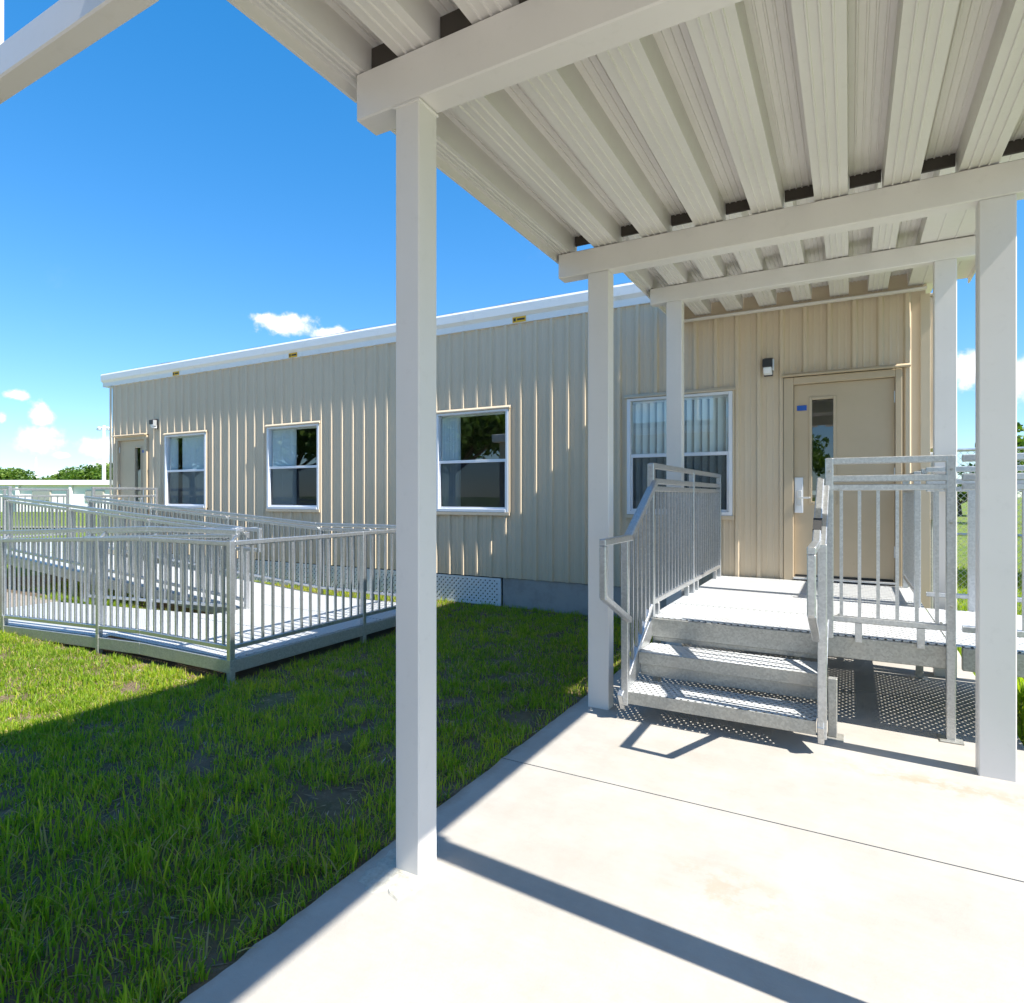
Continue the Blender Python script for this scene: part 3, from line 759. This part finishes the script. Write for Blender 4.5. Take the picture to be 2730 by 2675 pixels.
guard(st, (.48, 5.93), (.48, 7.13), (1.515, 1.515), (.672, .672), posts=(0, 1), rails=[(1.66, 1.66, -.05)], post_bot=lambda t: LZ, post_top=lambda t: 1.66)
guard(st, (.54, 5.93), (3.5, 5.93), (1.515, 1.515), (.672, .672), posts=(.1, .55, 1), rails=[(1.672, 1.672, 0), (1.575, 1.575, 0)], post_bot=lambda t: .42)
# feet and little stand-offs below the bottom rails
for x in (.05, .38): box('rail_foot', x-.02, x+.02, 4.455, 4.495, LZ-.03, .653, 'galvanized', st, .002)
for y in (4.62, 5.6, 6.0, 6.9): box('rail_foot', GX-.018, GX+.018, y-.02, y+.02, LZ, .653, 'galvanized', st, .002)
bolts(st, [(-.06, 1.50), (.5, 1.50), (-.06, .70), (.48, .70), (.53, 1.62), (-.115, 1.62), (.53, .80), (.53, 1.3)], 4.451)

# ------------------------------------------------------------------ long access ramp on the lawn
rp = thing('access_ramp', 'long galvanized switchback wheelchair ramp with railings on the lawn at left', 'ramp', (-6, 4.5, 0))
PZ = .148; RX, RY0, RY1 = -4.372, 3.235, 5.95
low = lambda x: PZ if x > -5.6 else PZ-(-5.6-x)*.0415           # front run, falling to the left
upz = lambda x: PZ if x > -6.2 else min(.51, PZ+(-6.2-x)*.0615)  # rear run, climbing to the left
for ya, yb in [(3.24, 4.14), (4.15, 5.04), (5.05, 5.945)]: box('deck_panel', -6.2, RX-.002, ya, yb, PZ-.006, PZ, 'perforated_plate', rp, 0)
def slope_panel(xa, xb, ya, yb, fz):
    b = MB(); za, zb = fz(xa), fz(xb)
    b.hexa([(xa, ya, za-.006), (xb, ya, zb-.006), (xb, yb, zb-.006), (xa, yb, za-.006), (xa, ya, za), (xb, ya, zb), (xb, yb, zb), (xa, yb, za)])
    return b.build('deck_panel', 'perforated_plate', rp)
for a, b_ in [(-7.4, -6.205), (-8.6, -7.405), (-9.8, -8.605)]: slope_panel(a, b_, 3.24, 4.45, low)
for a, b_ in [(-8.1, -6.205), (-10.0, -8.105), (-11.9, -10.005)]: slope_panel(a, b_, 4.76, 5.945, upz)
for a, b_ in [(-13.5, -11.905), (-15.2, -13.505)]: box('deck_panel', a, b_, 4.76, 7.18, .504, .51, 'perforated_plate', rp, 0)
def fascia(p0, p1, z0, z1, h=.108):
    b = MB(); b.bar((p0[0], p0[1], z0-.008-h/2), (p1[0], p1[1], z1-.008-h/2), .04, h); return b.build('edge_channel', 'galvanized_dull', rp, .004)
fascia((-5.6, RY0), (RX, RY0), PZ, PZ); fascia((-9.8, RY0), (-5.603, RY0), low(-9.8), PZ)
fascia((RX, RY0+.022), (RX, RY1), PZ, PZ)
fascia((-6.2, RY1), (RX-.022, RY1), PZ, PZ); fascia((-11.9, RY1), (-6.202, RY1), upz(-11.9), PZ)
fascia((-9.8, 4.45), (-6.2, 4.45), low(-9.8), low(-6.2)); fascia((-11.9, 4.76), (-6.2, 4.76), .505, PZ, .14)
fascia((-15.2, 4.76), (-11.903, 4.76), .51, .51, .14); fascia((-11.9, 5.97), (-11.9, 7.18), .51, .51, .14)
for x, y in [(RX, RY0), (RX, 4.77), (RX, RY1), (-6.3, RY0), (-8.2, RY0), (-6.2, RY1)]: leg(x, y, PZ-.01, rp, -.055)
for x in (-8.1, -10.0, -11.9): leg(x, 4.79, upz(x)-.15, rp, -.055); leg(x, 5.92, upz(x)-.15, rp, -.055)
for x, y in ((-13.6, 4.8), (-15.1, 4.8), (-15.1, 7.1), (-11.95, 7.1)): leg(x, y, .36, rp, -.055)
# guards
guard(rp, (-5.6, RY0), (RX, RY0), (1.075, 1.075), (.235, .235), posts=(1,), rails=[(1.165, 1.165, .07)], post_bot=lambda t: -.02, post_top=lambda t: 1.10, spacing=.105)
guard(rp, (-9.0, RY0), (-5.605, RY0), (1.075-.141, 1.075), (.235-.141, .235), posts=(.795, .225), rails=[(1.165-.141, 1.165, .07)], post_bot=lambda t: 0.0, spacing=.105)
guard(rp, (RX, RY0+.03), (RX, RY1-.03), (1.078, 1.078), (.238, .238), posts=(.567, 1), post_bot=lambda t: .02, spacing=.105)
guard(rp, (RX-.03, RY1), (-6.2, RY1), (1.02, 1.02), (.238, .238), posts=(.5, 1), rails=[(1.085, 1.085, .07)], post_bot=lambda t: .05, spacing=.105)
guard(rp, (-6.205, RY1), (-11.9, RY1), (1.02, 1.375), (.238, .595), posts=(.33, .67, 1), rails=[(1.085, 1.44, .07)], post_bot=lambda t: .05+t*.35, spacing=.105)
guard(rp, (-6.15, 4.76), (-11.9, 4.76), (1.02, 1.375), (.245, .60), posts=(0.0, .33, .67, 1), rails=[(1.085, 1.44, .07)], post_bot=lambda t: .05+t*.35, spacing=.105)
guard(rp, (-6.0, 4.46), (-9.0, 4.46), (1.02, .90), (.24, .12), posts=(0, .5, 1), rails=[(1.09, .97, -.07)], post_bot=lambda t: .04, spacing=.105)
h = MB(); h.bar((-6.15, 4.61, 1.085), (-5.72, 4.61, 1.085), .042, .042); h.bar((-5.74, 4.61, 1.07), (-5.74, 4.61, .84), .04, .04); h.bar((-5.74, 4.61, .86), (-6.15, 4.61, .86), .04, .04); h.bar((-6.0, 4.44, 1.085), (-6.0, 4.78, 1.085), .04, .038)
h.build('handrail_loop', 'galvanized', rp, .005)
guard(rp, (-11.88, 6.0), (-11.88, 7.14), (1.46, 1.46), (.62, .62), posts=(0, 1), rails=[(1.60, 1.60, 0)], post_bot=lambda t: .4, post_top=lambda t: 1.62, spacing=.105)
guard(rp, (-15.15, 4.78), (-11.95, 4.78), (1.46, 1.46), (.62, .62), posts=(0, .5, 1), rails=[(1.60, 1.60, 0)], post_bot=lambda t: .4, post_top=lambda t: 1.62, spacing=.12)
guard(rp, (-15.17, 4.82), (-15.17, 7.14), (1.46, 1.46), (.62, .62), posts=(.5, 1), rails=[(1.60, 1.60, 0)], post_bot=lambda t: .4, post_top=lambda t: 1.62, spacing=.12)
pad = box('ramp_pad', -12.5, -9.805, 3.15, 4.55, -.074, -.03, 'concrete', None, .006); pad['kind'] = 'structure'

# ------------------------------------------------------------------ fence and neighbours on the right
fx = thing('chain_link_fence', 'chain-link fence with galvanized rails behind the right-hand ramp', 'fence', (4, 10, -.07))
FX0, FX1, FY, FT = .95, 7.0, 10.0, 2.07
for x in (.95, 3.0, 5.0, 7.0): MB().tube((x, FY, -.07), (x, FY, FT+.05), .03, n=10).build('post', 'galvanized', fx)
MB().tube((FX0, FY, FT), (FX1, FY, FT), .021, n=8).build('top_rail', 'galvanized', fx)
MB().tube((FX0, FY, .95), (FX1, FY, .95), .021, n=8).build('middle_rail', 'galvanized', fx)
b = MB(); c = FX0-2.1; P = .075
def wire(b, x0, z0, x1, z1, y):
    lo, hi = FX0, FX1; dx = x1-x0; ta, tb = (lo-x0)/dx, (hi-x0)/dx
    if ta > tb: ta, tb = tb, ta
    ta, tb = max(0, ta), min(1, tb)
    if tb-ta > .02: b.bar((x0+dx*ta, y, z0+(z1-z0)*ta), (x0+dx*tb, y, z0+(z1-z0)*tb), .0045, .0045)
while c < FX1+.1:
    wire(b, c, -.05, c+2.1, FT, FY-.024); wire(b, c+2.1, -.05, c, FT, FY-.030); c += P
m_ = b.build('wire_mesh', 'galvanized', fx); m_['kind'] = 'stuff'
box('windscreen', 1.95, 6.95, FY+.035, FY+.04, .72, 1.45, 'screen_black', fx, 0)

nb = thing('neighbor_building', 'tan flat-roofed building at the right edge beyond the fence', 'building', (6.5, 18, -.075))
box('wall', 3.25, 10.0, 12.5, 15.4, -.07, 3.1, 'far_tan', nb, .01)
box('roof', 3.12, 10.2, 12.3, 15.5, 3.101, 3.4, 'roof_white', nb, .02)
for x in (4.6, 7.4):
    w_ = box('window', x, x+1.2, 12.46, 12.499, 1.2, 2.5, 'white_vinyl', nb, .004)
    box('pane', x+.06, x+1.14, 12.452, 12.459, 1.26, 2.44, 'screen_black', w_, 0)

ob = thing('opposite_building', 'tan classroom building across the walkway, mirrored in the windows by the door', 'building', (-7.5, -11, -.075))
box('wall', -13, -2.2, -14, -8.0, -.07, 3.75, 'siding_tan', ob, .01)
box('roof', -13.3, -1.9, -14.3, -7.85, 3.751, 4.08, 'roof_white', ob, .02)
for x in (-11.5, -8.0, -5.9):
    w_ = box('window', x, x+1.25, -7.999, -7.955, 1.24, 2.64, 'white_vinyl', ob, .004)
    box('pane', x+.05, x+1.2, -7.954, -7.948, 1.3, 2.58, 'screen_black', w_, 0)
dr = box('door', -4.0, -3.0, -7.999, -7.95, .0, 2.1, 'door_tan', ob, .004)
box('pane', -3.85, -3.65, -7.949, -7.944, .9, 1.9, 'screen_black', dr, 0)

# ------------------------------------------------------------------ far left: white building, path, pole, mast
def cam_frame(N, D, z=0): return Vector((CC*N-CS*D, CS*N+CC*D, z))
wb = thing('white_building', 'long low white building with flat roof far across the field', 'building', cam_frame(-46, 61, -.075))
def cbox(nm, n0, n1, d0, d1, z0, z1, m, parent):
    b = MB(); ps = [cam_frame(n0, d0), cam_frame(n1, d0), cam_frame(n1, d1), cam_frame(n0, d1)]
    b.hexa([(p.x, p.y, z0) for p in ps]+[(p.x, p.y, z1) for p in ps]); return b.build(nm, m, parent)
cbox('wall', -66, -30, 60, 68, -.075, 2.55, 'far_white', wb)
cbox('roof', -66.4, -29.6, 59.6, 68.4, 2.551, 3.02, 'far_white', wb)
for i in range(7): cbox('column', -64+i*5.2, -63.75+i*5.2, 59.7, 59.9, -.075, 2.55, 'far_white', wb)
for i in range(6):
    n0 = -62.5+i*5.2
    w_ = cbox('window', n0, n0+1.8, 59.9, 59.99, .95, 2.05, 'far_tan', wb); cbox('pane', n0+.1, n0+1.7, 59.86, 59.89, 1.05, 1.95, 'galvanized_dull', w_)
b = MB(); ps = [cam_frame(-60, 28.4), cam_frame(-14, 28.4), cam_frame(-14, 29.6), cam_frame(-60, 29.6)]
b.v = [(p.x, p.y, 0) for p in ps]; b.f = [(0, 1, 2, 3)]
fp = b.build('far_path', 'concrete', None, origin=(ps[0].x, ps[0].y, .069)); fp['kind'] = 'structure'

p = at_depth(277, 76)
lp = thing('light_pole', 'tall pale floodlight pole in the distance at left of the building', 'light pole', (p.x, p.y, -.075))
MB().tube((p.x, p.y, -.075), (p.x, p.y, 10.2), .24, .17, 12).build('pole', 'far_white', lp)
ca = cam_frame(1, 0)
MB().bar(p+Vector((0,0,10.0))-ca*.75, p+Vector((0,0,10.0))+ca*1.6, .12, .12).build('cross_arm', 'far_white', lp)
for k_, dz in ((-.6, 0), (.55, 0), (1.0, -.6), (1.45, 0)):
    q = p+ca*k_+Vector((0,0,9.62+dz)); MB().box(q.x-.24, q.x+.24, q.y-.2, q.y+.2, q.z, q.z+.32).build('floodlight', 'lamp_steel', lp, .03)
p = at_depth(96, 150)
ms = thing('radio_mast', 'thin distant lattice mast above the trees at far left', 'mast', (p.x, p.y, -.075))
b = MB()
for k_ in range(3):
    a = 2.1*k_; b.bar((p.x+.35*math.cos(a), p.y+.35*math.sin(a), -.07), (p.x+.12*math.cos(a), p.y+.12*math.sin(a), 11), .10, .10)
b.build('legs', 'far_white', ms)
b = MB()
for i in range(14):
    for k_ in range(3):
        a, c_ = 2.1*k_, 2.1*(k_+1); r = .35-.23*i/14; z = i*.78
        b.bar((p.x+r*math.cos(a), p.y+r*math.sin(a), z), (p.x+r*math.cos(c_), p.y+r*math.sin(c_), z+.7), .06, .06)
b.build('bracing', 'far_white', ms)

# ------------------------------------------------------------------ trees
def set_tint(me, vals):
    at = me.attributes.new('tint', 'FLOAT', 'POINT'); at.data.foreach_set('value', np.asarray(vals, dtype=np.float32))
def leaf_mesh(name, centers, size, tint, r, flat=.0):
    n = len(centers); nor = r.normal(size=(n, 3)); nor /= np.linalg.norm(nor, axis=1)[:, None]
    a = np.cross(nor, r.normal(size=(n, 3))); a /= np.linalg.norm(a, axis=1)[:, None]; bb = np.cross(nor, a)
    s_ = size*(.6+.8*r.random(n))[:, None]
    V = np.stack([centers-a*s_*.5, centers+bb*s_*.32, centers+a*s_*.5, centers-bb*s_*.32], 1).reshape(-1, 3)
    F = np.arange(n*4).reshape(-1, 4)
    me = bpy.data.meshes.new(name); me.from_pydata(V.tolist(), [], F.tolist()); set_tint(me, np.repeat(tint, 4)); return me
def tree_meshes(seed, h, rad, nclump=26, leaves=130, leaf=.34, pine=False):
    r = np.random.default_rng(seed); tb = MB(); th = h*.38
    tb.tube((0, 0, -.1), (.1, .05, th), h*.032, h*.022, 9); top = Vector((.1, .05, th))
    cs = []
    for i in range(nclump):
        if pine:
            z = h*(.35+.62*i/nclump); rr = rad*(1-.75*i/nclump); a = r.random()*6.28
            c = np.array([math.cos(a)*rr*r.uniform(.3, 1), math.sin(a)*rr*r.uniform(.3, 1), z])
        else:
            a = r.random()*6.28; t = r.random(); rr = rad*math.sqrt(t)
            c = np.array([math.cos(a)*rr, math.sin(a)*rr, h*(.45+.40*r.random()*math.sqrt(max(0, 1-t*.75)))+.05*h])
        cs.append(c)
        if i % 2 == 0: tb.tube(Vector((0, 0, min(c[2]-.2, th*.9 if not pine else c[2]-.2))), Vector(c), h*.013, h*.004, 6)
    if pine: tb.tube((0, 0, 0), (0, 0, h*.96), h*.02, h*.004, 8)
    C = []; tint = []
    for c in cs:
        k = leaves; d = r.normal(size=(k, 3)); d /= np.linalg.norm(d, axis=1)[:, None]
        rr = (r.random(k)**.45)[:, None]*np.array([rad*.36, rad*.36, rad*(.16 if pine else .27)])
        C.append(c+d*rr); base = r.uniform(.25, .75); tint.append(np.clip(base+r.normal(size=k)*.16, 0, 1))
    return tb.mesh('trunk', 'bark'), leaf_mesh('crown', np.concatenate(C), leaf, np.concatenate(tint), r)
TM = [tree_meshes(1, 7.5, 3.6, 30, 150, .42), tree_meshes(2, 6.4, 3.2, 26, 150, .42), tree_meshes(3, 8.2, 4.2, 34, 150, .44)]
for t_, c_ in TM: c_.materials.append(MATS['tree_leaf'])
def plant_tree(kind, loc, label, group, scale=(1, 1, 1), rot=0.0):
    t = thing('broadleaf_tree', label, 'tree', loc, group); t.scale = scale; t.rotation_euler.z = rot
    for nm, me in zip(('trunk', 'crown'), TM[kind]):
        o = bpy.data.objects.new(nm, me); COL.objects.link(o); o.parent = t
    return t
spots = [(8, 108, 0, 1.0, 'broad green tree at the far left edge above the white roof'),
         (52, 112, 1, .95, 'rounded green tree second from the left in the far tree line'),
         (-40, 110, 2, 1.0, 'tree cut by the left edge of the far tree line'),
         (120, 125, 1, .62, 'low grey-green bush left of the middle dark tree in the far line'),
         (163, 116, 0, .86, 'dark rounded tree in the middle of the far tree line'),
         (222, 110, 2, .95, 'bright green tree just left of the floodlight pole'),
         (268, 104, 1, 1.12, 'tall green tree right behind the floodlight pole'),
         (305, 108, 0, 1.15, 'green tree partly hidden by the left corner of the classroom'),
         (95, 128, 0, .66, 'small distant tree in the gap near the thin mast')]
for u, D, k, sc_, lab in spots:
    p = at_depth(u, D); plant_tree(k, (p.x, p.y, -.08), lab, 'far tree line at left', (sc_*1.25, sc_*1.25, sc_*.90), u*.7)
# trees behind the camera: seen only as reflections in the panes
for i, (x, y, k, s_) in enumerate([(-23, -19, 0, 1.15), (-29, -21, 2, 1.2), (-35, -20, 1, 1.5), (-41, -22, 2, 1.3), (-48, -20, 0, 1.4), (-55, -22, 1, 1.5), (-62, -20, 2, 1.3), (-8, -78, 2, 1.3), (4, -82, 0, 1.3), (20, -75, 0, 1.4)]):
    plant_tree(k, (x, y, -.08), 'leafy tree standing behind the viewer, mirrored dimly in the panes', 'trees mirrored in the windows', (s_, s_, s_), i*1.3)
tp = tree_meshes(9, 7.6, 2.7, 30, 90, .32, True); tp[1].materials.append(MATS['tree_leaf'])
p = at_depth(2690, 34)
t = thing('pine_tree', 'dark pine branches between the two right-hand posts', 'tree', (p.x, p.y, -.08)); t.scale = (.9, .9, .74)
for nm, me in zip(('trunk', 'crown'), tp):
    o = bpy.data.objects.new(nm, me); COL.objects.link(o); o.parent = t
p = at_depth(2560, 48); plant_tree(1, (p.x, p.y, -.08), 'low green tree seen through the right-hand railing', 'trees beyond the fence', (.8, .8, .42), 2.0)

# ------------------------------------------------------------------ grass
def blades(name, P, L, Wd, tint, lean, r, material):
    n = len(P); a = r.random(n)*2*np.pi; dx, dy = np.cos(a), np.sin(a)
    b = a+np.pi/2+r.normal(size=n)*.5; wx, wy = np.cos(b)*Wd/2, np.sin(b)*Wd/2
    V = np.zeros((n, 7, 3)); levels = [(0, 1), (.38, .95), (.74, .68)]
    for i, (t, w) in enumerate(levels):
        off = lean*L*t*t; z = L*t*(1-.35*lean*t)
        for j, sgn in enumerate((-1, 1)):
            V[:, i*2+j, 0] = P[:, 0]+dx*off+sgn*wx*w; V[:, i*2+j, 1] = P[:, 1]+dy*off+sgn*wy*w; V[:, i*2+j, 2] = P[:, 2]+z
    V[:, 6, 0] = P[:, 0]+dx*lean*L; V[:, 6, 1] = P[:, 1]+dy*lean*L; V[:, 6, 2] = P[:, 2]+L*(1-.35*lean)
    base = (np.arange(n)*7)[:, None]
    Q = np.concatenate([base+np.array([[0, 1, 3, 2]]), base+np.array([[2, 3, 5, 4]])]); Tt = base+np.array([[4, 5, 6]])
    me = bpy.data.meshes.new(name); nv, nq, nt = n*7, len(Q), len(Tt)
    me.vertices.add(nv); me.vertices.foreach_set('co', V.reshape(-1))
    me.loops.add(nq*4+nt*3); me.loops.foreach_set('vertex_index', np.concatenate([Q.reshape(-1), Tt.reshape(-1)]).astype(np.int32))
    me.polygons.add(nq+nt); st_ = np.concatenate([np.arange(nq)*4, nq*4+np.arange(nt)*3]).astype(np.int32); me.polygons.foreach_set('loop_start', st_)
    me.update(calc_edges=True); me.validate()
    set_tint(me, np.repeat(tint, 7)); me.materials.append(MATS[material])
    return place(name, me, (0, 0, 0))
def in_ramp(x, y):
    return ((x > -6.25) & (x < -4.33) & (y > 3.2) & (y < 6.0)) | ((x <= -6.2) & (x > -12.5) & (y > 3.2) & (y < 4.5)) | ((x <= -11.8) & (y > 4.5)) | ((x <= -6.2) & (x > -8.4) & (y > 4.7) & (y < 6.0))
def grow(x0, x1, y0, y1, tufts, per, lmin, lmax, wid, r, seedz, keep=None, thresh=.40):
    X = r.uniform(x0, x1, tufts); Y = r.uniform(y0, y1, tufts)
    nz = np.array([mnoise.fractal(Vector((x*3.4, y*3.4, seedz)), 1.0, 2.0, 4)*.5+.5 for x, y in zip(X, Y)])
    nb_ = np.array([mnoise.noise(Vector((x*.55, y*.55, seedz+5)))*.5+.5 for x, y in zip(X, Y)])
    ok = (nz+r.random(tufts)*.30 > thresh) & ~in_ramp(X, Y)
    if keep is not None: ok &= keep(X, Y)
    X, Y, nz, nb_ = X[ok], Y[ok], nz[ok], nb_[ok]; k = len(X)
    cnt = r.poisson(per, k)+1; idx = np.repeat(np.arange(k), cnt); n = len(idx)
    spread = .022+.012*r.random(k)[idx]
    px, py = X[idx]+r.normal(size=n)*spread, Y[idx]+r.normal(size=n)*spread
    hs = (.55+.9*nz)[idx]*(.7+.6*r.random(k))[idx]
    L = np.clip((lmin+(lmax-lmin)*r.random(n)**1.6)*hs, .02, lmax*1.15)
    z = np.array([soil_h(a, b)-.004 for a, b in zip(px, py)])
    tint = np.clip(.12+.78*nb_[idx]*r.random(k)[idx]**.7+r.normal(size=n)*.16, 0, .78); dry = r.random(n) < .17; tint[dry] = r.uniform(.84, 1, dry.sum())
    lean = np.clip(np.abs(r.normal(size=n))*.42+.05, .04, 1.3); lean[dry] = np.clip(lean[dry]+.5, 0, 1.3)
    ok2 = px < -1.708+.015*np.sin(py*9)
    return np.stack([px, py, z], 1)[ok2], L[ok2], (wid*(.65+.7*r.random(n)))[ok2], tint[ok2], lean[ok2]
r = np.random.default_rng(3)
parts = [grow(-5.0, -1.71, .5, 3.25, 6400, 7, .024, .085, .0054, r, 0.0, thresh=.54),
         grow(-4.36, -1.71, 3.2, 7.2, 5600, 7, .024, .075, .0058, r, 0.0, thresh=.47),
         grow(-9.6, -4.4, 1.0, 3.25, 9500, 7, .024, .066, .0064, r, 0.0, thresh=.42),
         grow(-3.3, -1.71, .45, 1.9, 700, 6, .055, .13, .0062, r, 4.0, thresh=.60),
         grow(-12.6, -4.3, 5.97, 7.22, 3600, 5, .03, .075, .008, r, 0.0, thresh=.36),
         grow(-10.5, -6.0, 4.48, 4.76, 1100, 5, .03, .09, .008, r, 0.0, thresh=.3),
         grow(-11.9, -8.4, 4.76, 5.95, 900, 5, .03, .08, .008, r, 0.0, thresh=.3)]
P_, L_, W_, T_, N_ = [np.concatenate(q) for q in zip(*parts)]
g_ = blades('lawn_grass', P_, L_, W_, T_, N_, r, 'grass_blade')
tag(g_, 'patchy green lawn grass between the walkway, the ramp and the wall', 'grass', kind='stuff')
# grass round the right-hand ramp and fence
n = 16000; X = r.uniform(.93, 6, n); Y = r.uniform(4.0, 16, n); X2 = r.uniform(.7, 3, 6000); Y2 = r.uniform(4.6, 7.4, 6000)
ok = X2 > .91; X = np.concatenate([X, X2[ok]]); Y = np.concatenate([Y, Y2[ok]]); n = len(X)
g2 = blades('fence_grass', np.stack([X, Y, np.full(n, -.076)], 1), r.uniform(.05, .14, n), np.full(n, .011), np.clip(r.normal(size=n)*.15+.35, 0, .8), np.clip(np.abs(r.normal(size=n))*.3, .05, 1), r, 'grass_blade')
tag(g2, 'green grass under and beyond the right-hand ramp by the fence', 'grass', kind='stuff')
# dead clippings, twigs and crumbs lying on the soil
n = 15000; X = r.uniform(-8, -1.73, n); Y = r.uniform(.5, 7.1, n); ok = ~in_ramp(X, Y); X, Y = X[ok], Y[ok]; n = len(X)
C = np.stack([X, Y, np.array([soil_h(a, b) for a, b in zip(X, Y)])+.004], 1)
nor = r.normal(size=(n, 3))*.25+np.array([0, 0, 1]); nor /= np.linalg.norm(nor, axis=1)[:, None]
a = np.cross(nor, r.normal(size=(n, 3))); a /= np.linalg.norm(a, axis=1)[:, None]; bb = np.cross(nor, a)
ln = r.uniform(.006, .055, n)[:, None]; wd = (.0014+.004*r.random(n)**3)[:, None]
V = np.stack([C-a*ln-bb*wd*.4, C-a*ln*.2-bb*wd, C+a*ln, C-a*ln*.2+bb*wd], 1).reshape(-1, 3)
me = bpy.data.meshes.new('lawn_litter'); me.from_pydata(V.tolist(), [], np.arange(n*4).reshape(-1, 4).tolist()); set_tint(me, np.repeat(r.random(n), 4)); me.materials.append(MATS['dry_litter'])
tag(place('lawn_litter', me, (0, 0, 0)), 'dry clippings and leaf scraps scattered on the lawn soil', 'litter', kind='stuff')
